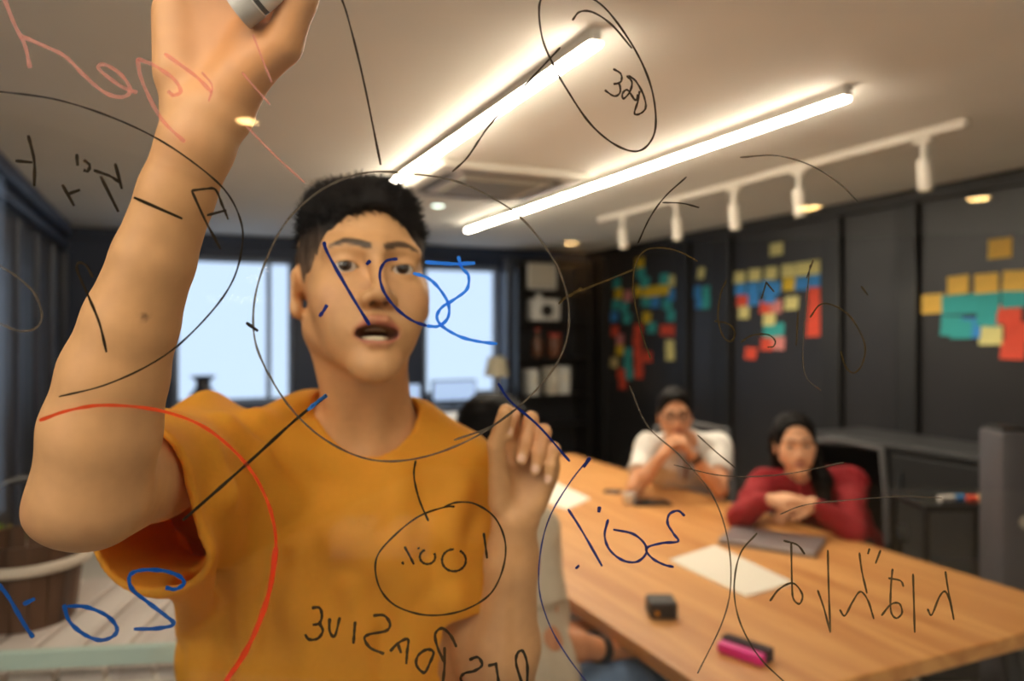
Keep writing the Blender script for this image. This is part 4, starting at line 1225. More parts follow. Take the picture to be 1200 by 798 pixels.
    V, Q = sdf_mesh(sops, (-0.50, 0.56, 0.83), (0.10, 1.14, 1.48), 0.0036)
    M_shirt = mat('mustard_cotton', (232, 166, 44), 0.8, var=0.05, scale=220, bump=0.12, sheen=0.0)
    nt = M_shirt.node_tree; pb = nt.nodes['Principled BSDF']
    tr_ = nt.nodes.new('ShaderNodeBsdfTranslucent'); tr_.inputs['Color'].default_value = lin((246, 140, 24)) + (1,)
    mx = nt.nodes.new('ShaderNodeMixShader'); mx.inputs[0].default_value = 0.36
    nt.links.new(pb.outputs[0], mx.inputs[1]); nt.links.new(tr_.outputs[0], mx.inputs[2]); nt.links.new(mx.outputs[0], nt.nodes['Material Output'].inputs['Surface'])
    shirt = np_mesh('t_shirt', c2w(V) - bw, Q, M_shirt, P)
    # ribbed collar
    cops = core + [('shell', None, 0.010), D_(lambda P: np.full(len(P), -0.0008)), S(lambda P: ncut(P) - 0.0005, 0.002), I(lambda P: ncut(P) - 0.0175, 0.002)]
    V, Q = sdf_mesh(cops, NB - 0.16, NB + 0.14, 0.0030)
    np_mesh('collar', c2w(V) - bw, Q, mat('mustard_rib', (226, 158, 40), 0.85, bump=0.3, scale=300), shirt)
    # trousers and shoes (below the frame)
    tr = []
    for s in (-1, 1):
        tr += limb([(ctr[0] + 0.085 * s, ctr[1], 0.88), (ctr[0] + 0.10 * s, ctr[1] - 0.01, 0.48), (ctr[0] + 0.11 * s, ctr[1] + 0.02, 0.06)], [0.105, 0.075, 0.055], 0.03)
    tr += [A(cap((ctr[0] - 0.06, ctr[1], 0.92), (ctr[0] + 0.06, ctr[1], 0.92), 0.105), 0.03), I(lambda P: P[:, 2] - 0.96, 0.005), I(lambda P: 0.05 - P[:, 2], 0.005)]
    V, Q = sdf_mesh(tr, (-0.50, 0.78, 0.02), (0.06, 1.15, 1.02), 0.008)
    np_mesh('trousers', c2w(V) - bw, Q, mat('dark_denim', (40, 44, 58), 0.8, var=0.1, scale=80), P)
    for s in (-1, 1):
        x = ctr[0] + 0.11 * s
        V, Q = sdf_mesh([A(cap((x, ctr[1] + 0.05, 0.045), (x + 0.01 * s, ctr[1] - 0.14, 0.038), 0.042, 0.036), 0.01), A(cap((x, ctr[1] + 0.03, 0.06), (x, ctr[1] + 0.02, 0.10), 0.045, 0.045), 0.02), I(lambda P: -P[:, 2], 0.002), I(lambda P: P[:, 2] - 0.105, 0.003)], (x - 0.07, ctr[1] - 0.22, -0.01), (x + 0.07, ctr[1] + 0.13, 0.13), 0.006)
        np_mesh('shoe', c2w(V) - bw, Q, mat('white_sneaker', (206, 202, 196), 0.6), P)
    # the marker in the raised hand
    a = c(288, 8, 0.466); b_ = c(366, -52, 0.462)
    aw, bw2 = Vector(c2w(a)), Vector(c2w(b_)); d = (bw2 - aw).normalized()
    r = empty('marker_pen', aw, label='white and black marker held in the presenter\'s raised hand', cat='marker pen')
    q = MB(); q.cyl(d * 0.004, d * 0.075, 0.0105, seg=24); q.build('barrel', mat('marker_white', (224, 218, 210), 0.3), r, True)
    q = MB(); q.cyl(-d * 0.006, d * 0.006, 0.0112, seg=24); q.build('end_cap', mat('marker_grey', (176, 168, 160), 0.35), r, True)
    side = d.cross(Vector(c2w(np.array([0, -1.0, 0])))).normalized()
    q = MB()
    q.cyl(d * 0.007, d * 0.010, 0.0107, seg=24); q.cyl(d * 0.036, d * 0.044, 0.0107, seg=24)
    q.build('printed_band', mat('marker_black', (24, 22, 22), 0.35), r, True)
    q = MB(); q.cyl(d * 0.075, d * 0.095, 0.0105, 0.004, seg=20); q.build('nib', mat('marker_black', (24, 22, 22), 0.35), r, True)
presenter()

# ---------------------------------------------------------------- people at the table
def seated(name_label, base, R, H0, sh, el, wr, hd, pelvis, knees, feet, skin, top_m, bot_m, long_sleeve, hair, flex, fem=False, h=0.005, neckw=0.05, shoe_m=None, torso_w=1.55, smile=False):
    """all joints in the camera-aligned frame; sh/el/wr: (image left, image right)"""
    bw = c2w(np.array([base[0], base[1], 0.0]))
    P = empty('person', bw, label=name_label, cat='person')
    ho, zz = head_ops(0.0, fem)
    sk = np.array(lin(skin))
    ops = xf(ho, R, H0)
    neck = R @ np.array([0, 0.02, -0.06]) + H0
    mid = (sh[0] + sh[1]) / 2
    nb = mid + np.array([0, 0.0, 0.02])
    u = sh[1] - sh[0]; u = u / np.linalg.norm(u)
    ops += [A(cap(neck, nb, neckw, neckw + 0.006), 0.025)]
    chest = mid * 0.72 + pelvis * 0.28
    torso = [A(cap(mid * 0.85 + pelvis * 0.15, pelvis, 0.095, 0.105, [(u, torso_w)]), 0.03), A(cap(sh[0], nb, 0.048), 0.04), A(cap(sh[1], nb, 0.048), 0.04)]
    ops += torso
    for i in (0, 1):
        ops += limb([sh[i], el[i]], [0.046, 0.036], 0.02)
        ops += limb([el[i], el[i] * 0.6 + wr[i] * 0.4, wr[i]], [0.036, 0.035, 0.024], 0.018)
        ax, ay, az, thumb = hd[i]
        ops += hand_ops(wr[i], ax, ay, az, flex[i], thumb=thumb, sc=0.95 if fem else 1.0)
    allp = np.array([H0, *sh, *el, *wr, pelvis])
    lo = allp.min(0) - np.array([0.24, 0.24, 0.16]); hi = allp.max(0) + np.array([0.24, 0.24, 0.18])
    V, Q = sdf_mesh(ops, lo, hi, h)
    L = (V - H0) @ R
    col = np.tile(sk, (len(V), 1))
    hdm = (np.linalg.norm(L, axis=1) < 0.16)
    col[hdm] = paint_head(L[hdm], sk, zz, 0.0, lipc=(170, 84, 78))
    np_mesh('body', c2w(V) - bw, Q, M_skin, P, col)
    for s in (-1, 1): eye_ball(P, R, H0, s, 1.0, (0, -1, 0), bw, M_eye)
    V, Q = sdf_mesh(xf(hair, R, H0), H0 - np.array([0.2, 0.2, 0.42]), H0 + np.array([0.2, 0.2, 0.2]), 0.0045)
    hc = np.tile(lin((14, 11, 11)), (len(V), 1))
    np_mesh('hair', c2w(V) - bw, Q, M_hair, P, hc)
    # top
    to = [(op, (lambda f: (lambda P_: f(P_) - 0.014))(f), k) for op, f, k in torso]
    cuts = []
    for i in (0, 1):
        if long_sleeve:
            to += limb([sh[i], el[i]], [0.054, 0.051], 0.03) + limb([el[i], el[i] * 0.1 + wr[i] * 0.9], [0.051, 0.036], 0.02)
            d = (wr[i] - el[i]) / np.linalg.norm(wr[i] - el[i])
        else:
            e = sh[i] * 0.35 + el[i] * 0.65
            f = cap(sh[i], e + (e - sh[i]) * 0.2, 0.062, 0.060)
            pl = plane(e, el[i] - sh[i])
            to += [A((lambda f, pl: (lambda P_: np.maximum(f(P_), pl(P_))))(f, pl), 0.02)]
    nd = (neck - nb) / np.linalg.norm(neck - nb)
    to += [D_(fn_noise(34, 0.0045, 8)), ('shell', None, 0.010), S(cap(nb + np.array([0, -0.01 if long_sleeve else -0.02, 0.012 if long_sleeve else 0.0]), neck, neckw + (0.006 if long_sleeve else 0.016), neckw + 0.03), 0.004)]
    V, Q = sdf_mesh(to, lo - 0.02, hi + 0.02, 0.0065)
    shirt = np_mesh('sweater' if long_sleeve else 'shirt', c2w(V) - bw, Q, top_m, P)
    # trousers
    tr = [A(cap(pelvis + u * 0.07, pelvis - u * 0.07, 0.115), 0.03)]
    for i, s in ((0, -1), (1, 1)):
        hp = pelvis + u * 0.09 * s
        tr += limb([hp, knees[i], feet[i]], [0.098, 0.068, 0.050], 0.025)
    pts = np.array([pelvis, *knees, *feet])
    V, Q = sdf_mesh(tr + [I(lambda P_: 0.06 - P_[:, 2], 0.004)], pts.min(0) - 0.16, pts.max(0) + 0.16, 0.009)
    np_mesh('trousers', c2w(V) - bw, Q, bot_m, P)
    fd = -by_dir(R)
    for i in (0, 1):
        f0 = np.array([feet[i][0], feet[i][1], 0.045]); f1 = f0 + np.array([fd[0], fd[1], 0]) * 0.15
        V, Q = sdf_mesh([A(cap(f0, f1, 0.044, 0.036), 0.01), A(cap(f0, f0 + np.array([0, 0, 0.06]), 0.046), 0.02), I(lambda P_: -P_[:, 2], 0.002)], np.minimum(f0, f1) - 0.08, np.maximum(f0, f1) + 0.13, 0.008)
        np_mesh('shoe', c2w(V) - bw, Q, mat('dark_shoe', (40, 36, 34), 0.5), P)
    return P, shirt, bw, torso, mid, lo, hi

def by_dir(R): 
    v = R @ np.array([0, 1.0, 0]); v[2] = 0; return v / np.linalg.norm(v)

def nrmz(v): v = np.asarray(v, float); return v / np.linalg.norm(v)
def hframe(az, palm):
    """az: finger direction, palm: direction the palm faces"""
    az = nrmz(az); ay = -(np.asarray(palm, float)); ay = nrmz(ay - az * (ay @ az))
    return az, ay

def short_hair():
    return [A(ell((0, 0.016, 0.034), (0.0810, 0.1015, 0.0915))), A(ell((0, -0.03, 0.085), (0.055, 0.06, 0.033)), 0.02), D_(fn_noise(70, 0.0025, 5)),
            S(ell((0, -0.112, -0.002), (0.076, 0.086, 0.081)), 0.004), S(ell((0, -0.06, -0.085), (0.2, 0.085, 0.072)), 0.006),
            S(lambda P: P[:, 2] + 0.05 + 0.3 * np.clip(P[:, 1], 0, 1), 0.01)]

# man in white, elbows on the table, hands clasped under his chin
def man():
    R = rotm(-6, -4, -2)
    H0 = c(793, 488, 3.42) - R @ np.array([0, -0.08, 0])
    sh = (c(760, 524, 3.62), c(842, 524, 3.62))
    el = (c(744, 573, 3.40), c(843, 573, 3.40))
    wr = (c(776, 534, 3.36), c(812, 534, 3.36))
    pel = np.array([c(800, 700, 3.95)[0], 3.95, 0.56])
    kn = (pel + np.array([-0.16, -0.44, 0.02]), pel + np.array([0.10, -0.46, 0.02]))
    ft = tuple(np.array([k[0], k[1] - 0.02, 0.06]) for k in kn)
    hd = []
    for i, s in ((0, 1), (1, -1)):
        az, ay = hframe((0.45 * s, -0.1, 0.75), (0.9 * s, 0.25, -0.2))
        ax = np.cross(ay, az); ax = ax if ax[1] > 0 else -ax
        hd.append((ax, ay, az, None))
    fx = [[(70, 60, 30)] * 4, [(60, 60, 30)] * 4]
    M_sh = mat('white_shirt', (224, 220, 212), 0.8, var=0.04, scale=60)
    P, shirt, bw, torso, mid, lo, hi = seated('man in glasses and a white short-sleeved shirt resting his chin on his hands', pel, R, H0, sh, el, wr, hd, pel, kn, ft, (214, 156, 116), M_sh, mat('grey_trousers', (52, 54, 60), 0.8), False, short_hair(), fx)
    # open front: a pale blue inner shirt and a brown lanyard
    of = lambda e: [(op, (lambda f: (lambda P_: f(P_) - e))(f), k) for op, f, k in torso]
    for nm, e, w0, m_ in (('inner_shirt', 0.022, 0.042, mat('pale_blue_tee', (186, 194, 210), 0.85)), ('lanyard', 0.027, 0.009, mat('brown_lanyard', (120, 82, 60), 0.7))):
        V, Q = sdf_mesh(of(e) + [('shell', None, 0.011), I(lambda P_: np.abs(P_[:, 0] - mid[0]) - w0, 0.002), I(lambda P_: P_[:, 1] - mid[1] + 0.02, 0.002), I(lambda P_: P_[:, 2] - mid[2] - 0.01, 0.002)], mid - np.array([0.2, 0.25, 0.5]), mid + np.array([0.2, 0.2, 0.1]), 0.005)
        np_mesh(nm, c2w(V) - bw, Q, m_, P)
    # spectacles
    b = MB()
    def T(x, y, z): return Vector(c2w(R @ np.array([x, y, z]) + H0) - bw)
    for s in (-1, 1):
        b.tube([T(0.031 * s + 0.023 * math.cos(t), -0.098, -0.003 + 0.017 * math.sin(t)) for t in np.linspace(0, 2 * math.pi, 19)], 0.0026, 6)
        b.tube([T(0.054 * s, -0.096, 0.004), T(0.072 * s, -0.05, 0.004), T(0.080 * s, 0.01, 0.002)], 0.0022, 6)
    b.tube([T(-0.008, -0.099, 0.001), T(0.008, -0.099, 0.001)], 0.0024, 6)
    b.build('spectacles', mat('black_frame', (20, 18, 18), 0.35), P, True)
    for s in (-1, 1):
        b = MB(); d = (T(0.031 * s, -0.099, -0.003) - T(0.031 * s, -0.097, -0.003)); b.cyl(T(0.031 * s, -0.0975, -0.003), T(0.031 * s, -0.0985, -0.003), 0.021, seg=18); b.build('lens', M_pane, P)
    # watch
    b = MB(); w = wr[1]; d = nrmz(wr[1] - el[1]); b.cyl(Vector(c2w(w - d * 0.03) - bw), Vector(c2w(w - d * 0.005) - bw), 0.031, seg=18); b.build('wristwatch', mat('watch_brown', (70, 50, 38), 0.5), P, True)
man()

# woman in red, leaning on folded arms
def woman():
    R = rotm(-10, -2, -4)
    H0 = c(936, 523, 2.93) - R @ np.array([0, -0.08, 0])
    sh = (c(895, 568, 3.10), c(998, 566, 3.04))
    el = (c(868, 606, 2.92), c(998, 622, 2.80))
    wr = (c(900, 586, 2.80), c(952, 590, 2.80))
    pel = np.array([c(968, 700, 3.34)[0], 3.34, 0.56])
    kn = (pel + np.array([-0.26, -0.38, 0.02]), pel + np.array([-0.02, -0.44, 0.02]))
    ft = tuple(np.array([k[0], k[1] - 0.02, 0.06]) for k in kn)
    hd = []
    az, ay = hframe((1.0, -0.1, 0.12), (0.1, 0.3, -1.0)); ax = nrmz(np.cross(az, ay)); ax = ax if ax[1] < 0 else -ax; hd.append((ax, ay, az, None))
    az, ay = hframe((-1.0, -0.15, -0.05), (0.0, 0.3, -1.0)); ax = nrmz(np.cross(az, ay)); ax = ax if ax[1] < 0 else -ax; hd.append((ax, ay, az, None))
    fx = [[(18, 25, 15)] * 4, [(24, 40, 20)] * 4]
    hair = [A(ell((0, 0.018, 0.032), (0.0830, 0.1035, 0.0925))), A(cap((0.03, 0.085, 0.02), (0.075, 0.06, -0.17), 0.055, 0.05), 0.03), A(cap((0.072, 0.045, -0.06), (0.088, -0.030, -0.15), 0.040, 0.036), 0.03), A(cap((0.088, -0.030, -0.15), (0.080, -0.105, -0.27), 0.036, 0.018), 0.03),
            A(cap((-0.072, 0.045, 0.02), (-0.055, 0.085, -0.10), 0.026, 0.03), 0.03), D_(fn_noise(60, 0.002, 9)),
            S(ell((0.0, -0.108, -0.012), (0.077, 0.090, 0.101)), 0.006), S(ell((0, -0.08, -0.10), (0.075, 0.08, 0.09)), 0.006)]
    M_red = mat('crimson_knit', (146, 18, 28), 0.85, var=0.08, scale=120, bump=0.2)
    P, shirt, bw, torso, mid, lo, hi = seated('smiling woman with long dark hair in a crimson sweater leaning on her arms', pel, R, H0, sh, el, wr, hd, pel, kn, ft, (234, 178, 138), M_red, mat('black_trousers', (30, 30, 34), 0.8), True, hair, fx, fem=True, neckw=0.044)
woman()

# third person, mostly hidden behind the presenter's lowered arm
def third():
    R = rotm(70, -6, 0)
    H0 = c(578, 512, 2.20)
    ctr = c(612, 700, 1.90)
    pel = np.array([ctr[0], 1.90, 0.57])
    fwd = np.array([0.92, 0.38, 0]); lat = np.array([0.38, -0.92, 0])      # lat: towards the camera
    mid = np.array([c(594, 612, 2.02)[0], 2.02, 1.015])
    sh = (mid - lat * 0.17, mid + lat * 0.17)
    el = (sh[0] + fwd * 0.02 + np.array([0, 0, -0.29]), c(640, 752, 1.80))
    wr = (el[0] + fwd * 0.16 + lat * 0.15 + np.array([0, 0, -0.06]), c(722, 764, 1.94))
    kn = (pel + fwd * 0.44 - lat * 0.10 + np.array([0, 0, 0.03]), pel + fwd * 0.46 + lat * 0.10 + np.array([0, 0, 0.03]))
    ft = tuple(np.array([k[0], k[1], 0.06]) for k in kn)
    hd = []
    for i in (0, 1):
        az, ay = hframe(fwd, (0, 0, -1.0)); ax = nrmz(np.cross(az, ay)); ax = ax if (ax @ lat) * (1 if i == 0 else -1) > 0 else -ax
        hd.append((ax, ay, az, None))
    fx = [[(25, 35, 20)] * 4] * 2
    M_b = mat('beige_shirt', (206, 190, 166), 0.8, var=0.06, scale=40)
    P, shirt, bw, torso, mid, lo, hi = seated('seated person in beige shirt and blue jeans half hidden behind the presenter\'s arm', pel, R, H0, sh, el, wr, hd, pel, kn, ft, (206, 140, 98), M_b, mat('blue_jeans', (86, 112, 146), 0.85, var=0.12, scale=90), False, short_hair(), fx)
    d = nrmz(wr[1] - el[1]); b = MB(); b.cyl(Vector(c2w(wr[1] - d * 0.07) - bw), Vector(c2w(wr[1] - d * 0.045) - bw), 0.034, seg=18); b.build('wristwatch', M_cblk, P, True)
third()

# ================================================================ the glass board with its handwriting
G0 = np.array([0.0, 0.452]); GS = 0.095           # glass depth in the camera-aligned frame: y = 0.452 + 0.095 x
def gp(px, py, off=0.0):
    t = (px - 600) / FPX
    D = G0[1] / (1 - GS * t) + off
    return c(px, py, D)
gn = np.array([-GS, 1.0, 0]); gn /= np.linalg.norm(gn)
gt = np.array([1.0, GS, 0]); gt /= np.linalg.norm(gt)
gang = math.atan2(GS, 1.0)
M_glass = glass_mat('board_glass')
gx0, gx1 = -0.75, 0.62
gmid = np.array([(gx0 + gx1) / 2, G0[1] + GS * (gx0 + gx1) / 2, 0.0])
gb = empty('glass_board', c2w(gmid), -YAW + gang, 'clear glass writing board covered in marker handwriting before the presenter', 'glass board')
GW = (gx1 - gx0) / math.cos(gang)
b = MB(); b.box((0, -0.003, 1.42), (GW, 0.006, 1.56), 0.0); b.build('glass_pane', M_glass, gb)
M_post = mat('board_post', (20, 20, 22), 0.4)
for s in (-1, 1):
    b = MB(); b.box((s * (GW / 2 + 0.012), -0.003, 1.10), (0.03, 0.04, 2.2), 0.004); b.build('post', M_post, gb)
    b = MB(); b.box((s * (GW / 2 + 0.012), -0.003, 0.02), (0.06, 0.6, 0.04), 0.006); b.build('foot', M_post, gb)
b = MB(); b.box((0, -0.003, 0.625), (GW, 0.03, 0.03), 0.004); b.build('bottom_rail', M_post, gb)

def spline(pts, n=10):
    if len(pts) < 3: 
        a, b2 = np.array(pts[0], float), np.array(pts[-1], float)
        return [a + (b2 - a) * t for t in np.linspace(0, 1, 8)]
    P = [np.array(p, float) for p in pts]
    closed = np.linalg.norm(P[0] - P[-1]) < 0.5
    P = ([P[-2]] if closed else [2 * P[0] - P[1]]) + P + ([P[1]] if closed else [2 * P[-1] - P[-2]])
    out = []
    for i in range(1, len(P) - 2):
        for t in np.linspace(0, 1, n, endpoint=False):
            a, b2, d, e = P[i - 1], P[i], P[i + 1], P[i + 2]
            out.append(0.5 * (2 * b2 + (d - a) * t + (2 * a - 5 * b2 + 4 * d - e) * t * t + (3 * b2 - a - 3 * d + e) * t ** 3))
    out.append(P[-2])
    return out

GWM = c2w(gmid)
def stroke_into(bm, pts, w, lay):
    q = spline(pts)
    W3 = [gp(p[0], p[1]) + gn * 0.0008 for p in q]
    n = len(W3); rows = []
    for i in range(n):
        t = W3[min(i + 1, n - 1)] - W3[max(i - 1, 0)]; t /= np.linalg.norm(t) + 1e-9
        s = np.cross(t, gn)
        ww = w * 0.47 / FPX * 0.5 * (0.86 + 0.2 * math.sin(i * 0.7) * math.cos(i * 0.23))
        if i == 0 or i == n - 1: ww *= 0.75
        rows.append([bm.verts.new(Vector(c2w(W3[i] + s * ww * a + gn * o) - GWM)) for a, o in ((-1, 0), (1, 0), (1, 0.00025), (-1, 0.00025))])
    for A_, B_ in zip(rows, rows[1:]):
        for k in range(4): bm.faces.new((A_[k], A_[(k + 1) % 4], B_[(k + 1) % 4], B_[k]))
    bm.faces.new(rows[0][::-1]); bm.faces.new(rows[-1])
rot_inv = Matrix.Rotation(YAW - gang, 4, 'Z')
def mark(name, strokes, w, m, label=None):
    b = MB()
    for s in strokes:
        ww = w
        if isinstance(s, tuple): s, ww = s
        stroke_into(b.bm, s, ww, 0)
    b.bm.transform(rot_inv)
    o = b.build(name, m, gb)
    if label: o['label'] = label
    return o
def ring(cx, cy, rx, ry, a0=0, a1=360, n=14):
    return [(cx + rx * math.cos(math.radians(a)), cy + ry * math.sin(math.radians(a))) for a in np.linspace(a0, a1, n)]

K_ = ink('ink_black', (56, 46, 34), 0.88)
KG = ink('ink_grey', (110, 102, 92), 0.65)
KO = ink('ink_olive', (104, 84, 50), 0.6)
NV = ink('ink_navy', (40, 56, 130), 0.9)
BL = ink('ink_blue', (70, 160, 255), 0.75)
PK = ink('ink_pink', (240, 196, 186), 0.25)
RD = ink('ink_red', (244, 112, 60), 0.4)

mark('drawn_circle', [[(297, 390), (300, 340), (320, 285), (345, 248), (385, 217), (430, 202), (480, 203), (540, 214), (600, 246), (640, 290), (662, 335), (667, 380), (656, 420), (626, 460), (580, 498), (532, 524), (480, 539), (430, 538), (380, 515), (340, 478), (310, 430), (297, 390)], [(532, 516), (575, 500), (612, 474)]], 2.6, KG, 'large grey circle drawn around the presenter\'s face')
mark('drawn_arc', [[(-6, 106), (0, 107), (60, 115), (120, 133), (180, 160), (230, 193), (265, 225), (282, 260), (283, 290), (273, 327), (250, 362), (210, 403), (170, 430), (120, 452), (68, 465)]], 2.3, K_, 'thin black arc sweeping over the raised forearm')
mark('drawn_line', [[(399, -6), (408, 22), (425, 90), (446, 193)]], 2.6, K_)
mark('drawn_circle', [[(692, -4), (660, -16), (640, -8), (632, 8), (636, 45), (650, 78), (662, 100), (690, 142), (718, 167), (744, 177), (761, 168), (769, 145), (764, 103), (746, 60), (716, 16), (692, -4)], [(671, 23), (680, 13), (696, 14), (718, 29), (741, 56)]], 2.6, K_, 'tilted black oval on the ceiling area')
mark('handwritten_word', [[(719, 80), (728, 86), (728, 95), (720, 98), (726, 98), (727, 108), (720, 112), (709, 105)], [(735, 88), (741, 96), (738, 108), (731, 115), (730, 109), (736, 105), (745, 117), (748, 110)], [(737, 88), (746, 95), (755, 112), (757, 126), (750, 133), (744, 132), (748, 118), (750, 106)]], 2.6, K_)
mark('drawn_line', [[(657, 55), (640, 73), (612, 103), (575, 145), (562, 163), (547, 185), (530, 201)]], 2.4, K_)
mark('drawn_line', [[(777, 237), (800, 238), (820, 243)], [(805, 207), (780, 230), (762, 255), (748, 285)]], 2.0, K_)
mark('drawn_arc', [[(868, 184), (910, 182), (950, 193), (985, 215), (1006, 236)]], 2.0, KG)
mark('drawn_line', [[(655, 356), (667, 346), (700, 333), (745, 315)], [(667, 348), (676, 341), (682, 337)]], 2.6, KO)
mark('drawn_circle', [[(818, 306), (795, 294), (770, 290), (752, 297), (743, 320), (744, 350), (752, 388), (763, 420)]], 1.8, KO)
mark('handwritten_word', [[(17, 188), (37, 190)], [(32, 158), (39, 188), (39, 218)], [(89, 180), (90, 194)], [(97, 187), (104, 193), (102, 200), (97, 199)], [(72, 216), (86, 241)], [(79, 227), (93, 222)], [(109, 199), (128, 206), (140, 214)], [(134, 191), (142, 221)], [(117, 206), (138, 248)]], 3.6, K_, 'short black letters at the upper left of the glass')
mark('drawn_line', [[(156, 231), (213, 256)]], 3.6, K_)
mark('handwritten_word', [[(224, 223), (240, 258), (258, 292)], [(224, 223), (240, 221), (252, 222), (260, 240), (267, 257)], [(242, 252), (265, 246)]], 3.0, K_)
mark('drawn_loop', [[(-4, 310), (20, 325), (40, 345), (48, 370), (41, 384), (22, 388), (-4, 378)]], 2.4, KG)
mark('drawn_loop', [[(108, 325), (100, 311), (91, 308), (90, 318), (104, 350), (116, 380), (124, 413)]], 3.0, K_)
mark('drawn_tick', [[(288, 378), (302, 388)]], 3.8, K_)
mark('drawn_line', [[(383, 463), (345, 493), (300, 534), (255, 574), (214, 610)]], 4.0, K_)
mark('drawn_line', [[(383, 463), (373, 470), (360, 481)]], 4.6, BL, 'blue start of the long diagonal line')
mark('drawn_line', [[(379, 283), (384, 297), (408, 340), (433, 381)], [(434, 305), (429, 310)], [(383, 357), (379, 364), (374, 371)]], 4.2, NV)
mark('handwritten_number', [[(466, 303), (452, 306), (445, 320), (449, 340), (463, 360), (482, 375), (500, 382)]], 3.8, NV)
mark('handwritten_number', [[(500, 382), (514, 382), (525, 372), (525, 355), (513, 336), (500, 325), (484, 320)], [(537, 300), (541, 313), (549, 323), (547, 339), (532, 351), (518, 360), (512, 371), (518, 382), (538, 394), (560, 400), (583, 403)], ([(498, 307), (530, 309), (557, 308)], 4.5)], 4.0, BL, 'bright blue handwritten number beside the mouth')
mark('drawn_line', [[(584, 449), (598, 470), (632, 500), (668, 541)]], 3.2, NV)
mark('drawn_line', [[(487, 540), (485, 558), (491, 585), (502, 611)]], 2.6, K_)
mark('drawn_circle', [[(533, 594), (520, 595), (490, 606), (460, 630), (441, 655), (443, 685), (460, 708), (490, 720), (520, 721), (550, 713), (576, 695), (590, 665), (592, 635), (580, 607), (557, 591), (536, 589), (521, 594)]], 2.4, K_, 'black circle around the mirrored 100%')
mark('handwritten_number', [[(474, 641), (480, 652), (485, 662)], [(471, 659), (473, 662)], [(490, 642), (491, 644)], ring(501, 653, 9, 8.5, -30, 250), ring(532, 657, 14, 13, -60, 270), [(567, 625), (569, 640), (571, 655)]], 3.0, K_, 'mirrored handwritten 100%')
mark('handwritten_word', [[(365, 713), (374, 713), (377, 722), (374, 731), (366, 733)], [(374, 731), (378, 740), (372, 749), (362, 750), (357, 744)], [(386, 725), (386, 740), (392, 746), (398, 724)],
     [(416, 729), (415, 742), (414, 755)], [(437, 722), (450, 722), (457, 732), (452, 740), (433, 744), (427, 749), (434, 760), (450, 767)],
     [(457, 764), (467, 754), (478, 750), (477, 765), (476, 779)], [(466, 755), (470, 766)], [(500, 762), (490, 769), (488, 780), (497, 789), (504, 777), (508, 765), (500, 762)],
     [(521, 759), (521, 780), (519, 802)], [(521, 777), (513, 760), (510, 744), (518, 737), (528, 745), (535, 759)],
     [(550, 774), (560, 771), (565, 780), (556, 787), (544, 790), (540, 797), (548, 806)], [(581, 777), (583, 790), (585, 804)], [(572, 781), (580, 779)],
     [(612, 802), (605, 778), (607, 766), (613, 764), (618, 779), (618, 802)]], 3.6, K_, 'mirrored handwritten word responsive')
mark('handwritten_number', [[(666, 597), (682, 622), (706, 664)], ([(676, 664), (678, 666)], 6), ([(703, 594), (702, 601)], 4.5), [(713, 609), (709, 628), (715, 645), (730, 657), (746, 659), (757, 650), (756, 638), (742, 626), (719, 621)],
     [(803, 605), (795, 599), (785, 603), (783, 614), (790, 626), (795, 635), (776, 637), (758, 643), (764, 654), (778, 662), (790, 665)]], 3.2, NV, 'mirrored navy handwritten 20% over the table')
mark('drawn_arc', [[(690, 538), (668, 566), (645, 605), (634, 645), (632, 690), (643, 730), (662, 765), (690, 803)], ([(692, 536), (684, 548)], 4.5)], 1.9, NV)
mark('drawn_arc', [[(738, 452), (760, 500), (798, 535), (835, 580), (853, 630), (857, 685), (847, 730), (818, 790)], [(818, 510), (840, 530), (862, 548)]], 1.9, KG)
mark('drawn_arc', [[(888, 625), (868, 650), (861, 690), (868, 730), (890, 770), (922, 802)]], 2.2, KO)
mark('handwritten_word', [[(903, 705), (914, 691), (930, 684), (941, 697), (938, 708), (931, 703), (929, 688), (928, 636)], [(919, 634), (935, 639), (944, 650)], [(959, 692), (966, 712), (974, 742)], [(971, 645), (972, 690), (974, 740)],
     [(985, 715), (991, 722), (1000, 706), (1009, 694), (1018, 704), (1025, 726)], [(1008, 648), (1011, 670), (1017, 696)], [(1020, 643), (1018, 650)], [(1033, 645), (1027, 661)],
     [(1034, 722), (1045, 709), (1055, 708), (1058, 719), (1051, 725), (1045, 716), (1045, 690), (1047, 667)], [(1042, 678), (1056, 681), (1060, 688)], [(1071, 673), (1072, 705), (1073, 742)],
     [(1088, 714), (1093, 721), (1102, 700), (1109, 694), (1115, 708), (1119, 727)], [(1109, 670), (1112, 690), (1118, 722)]], 2.6, KO, 'faint brown handwriting over the near end of the table')
mark('drawn_loop', [[(852, 328), (845, 345), (842, 372), (848, 394), (857, 400), (862, 391), (855, 380), (838, 376)], [(869, 401), (882, 393), (900, 392), (909, 399), (907, 406), (900, 407)], [(950, 372), (962, 357), (978, 358), (998, 372), (1014, 402), (1012, 425), (1002, 437), (992, 430), (986, 412)], [(954, 304), (946, 326)], [(899, 330), (893, 350)], [(898, 330), (908, 342)], [(936, 365), (934, 405)], [(1010, 335), (1018, 346)]], 2.0, KO, 'faint olive doodles over the sticky notes')
mark('drawn_arc', [[(915, 603), (945, 592), (1000, 586), (1060, 582), (1105, 584)], [(790, 545), (850, 558), (920, 556), (990, 542)], [(950, 310), (942, 400), (945, 440), (963, 458)]], 1.5, KG)
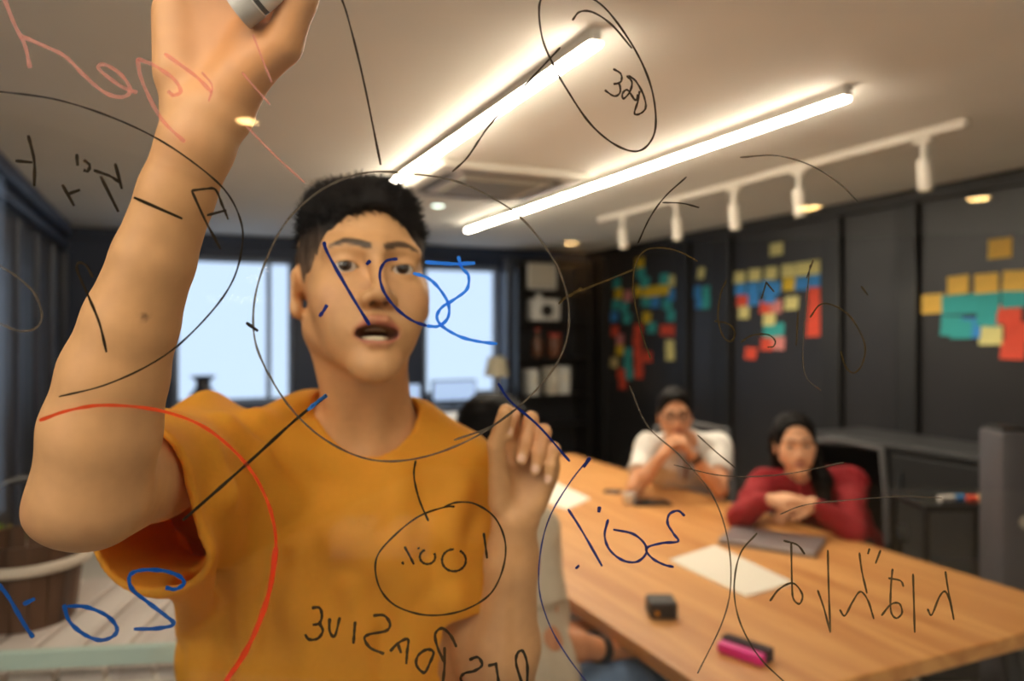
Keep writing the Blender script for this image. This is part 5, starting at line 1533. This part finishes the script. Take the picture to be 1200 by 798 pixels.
mark('handwritten_word', [[(3, -4), (16, 28), (28, 52), (34, 79)], [(25, 42), (55, 55), (76, 66), (98, 88), (122, 108), (143, 113), (152, 104), (140, 86), (122, 75), (115, 80), (140, 100), (160, 108)], [(160, 68), (166, 95), (188, 138), (216, 166)], [(160, 68), (180, 76), (203, 92), (211, 106), (203, 111), (196, 106)], [(192, 62), (228, 88), (248, 108)]], 4.6, PK, 'faded pink handwriting at the top left')
mark('drawn_line', [[(287, 146), (322, 182), (357, 214)], [(296, 40), (306, 66), (318, 96)], [(283, 84), (300, 104), (316, 122)], [(236, 84), (248, 100), (244, 118)]], 2.6, PK)
mark('drawn_arc', [[(45, 493), (80, 481), (122, 475), (180, 480), (230, 496), (268, 523), (298, 558), (317, 600), (323, 642), (316, 690), (302, 733), (284, 770), (262, 802)], ([(323, 642), (316, 690), (302, 733), (284, 770), (262, 802)], 6.5)], 4.0, RD, 'wide red arc across the yellow shirt')
mark('handwritten_number', [[(193, 689), (205, 691), (215, 684), (208, 675), (188, 669), (163, 669), (151, 676), (154, 691), (172, 706), (193, 722), (203, 732), (185, 737), (156, 738)], [(74, 709), (80, 728), (96, 743), (116, 751), (132, 746), (136, 736), (124, 722), (100, 712), (78, 711)], [(-4, 684), (10, 702), (26, 730), (38, 748)], [(26, 709), (40, 702)]], 4.8, ink('ink_deep_blue', (30, 96, 176), 0.88), 'mirrored blue 20% at the lower left')

# ---------------------------------------------------------------- warm downlights on the camera's side, mirrored by the glass
def mirror(p):
    q = np.asarray(p, float) - np.array([0, G0[1], 0])
    return np.asarray(p, float) - 2 * gn * (q @ gn)
for px, py, m, lab, zz, rr in ((290, 141, M_down, 'warm downlight mirrored on the raised wrist', CEIL, 0.045), (948, 243, M_down, 'warm downlight mirrored beside a track spotlight', CEIL, 0.085),
                      (1147, 232, M_down, 'warm downlight mirrored on the dark wall at the right', CEIL, 0.075), (682, 294, M_down, 'warm downlight mirrored above the shelf corner', 2.448, 0.085)):
    D = (CEIL - CAMZ) * FPX / (390 - py)
    w = c2w(mirror(c(px, py, D)))
    if w[1] < YF + 0.15: w[1] = YF + 0.2
    downlight(w[0], w[1], m, lab, rr)
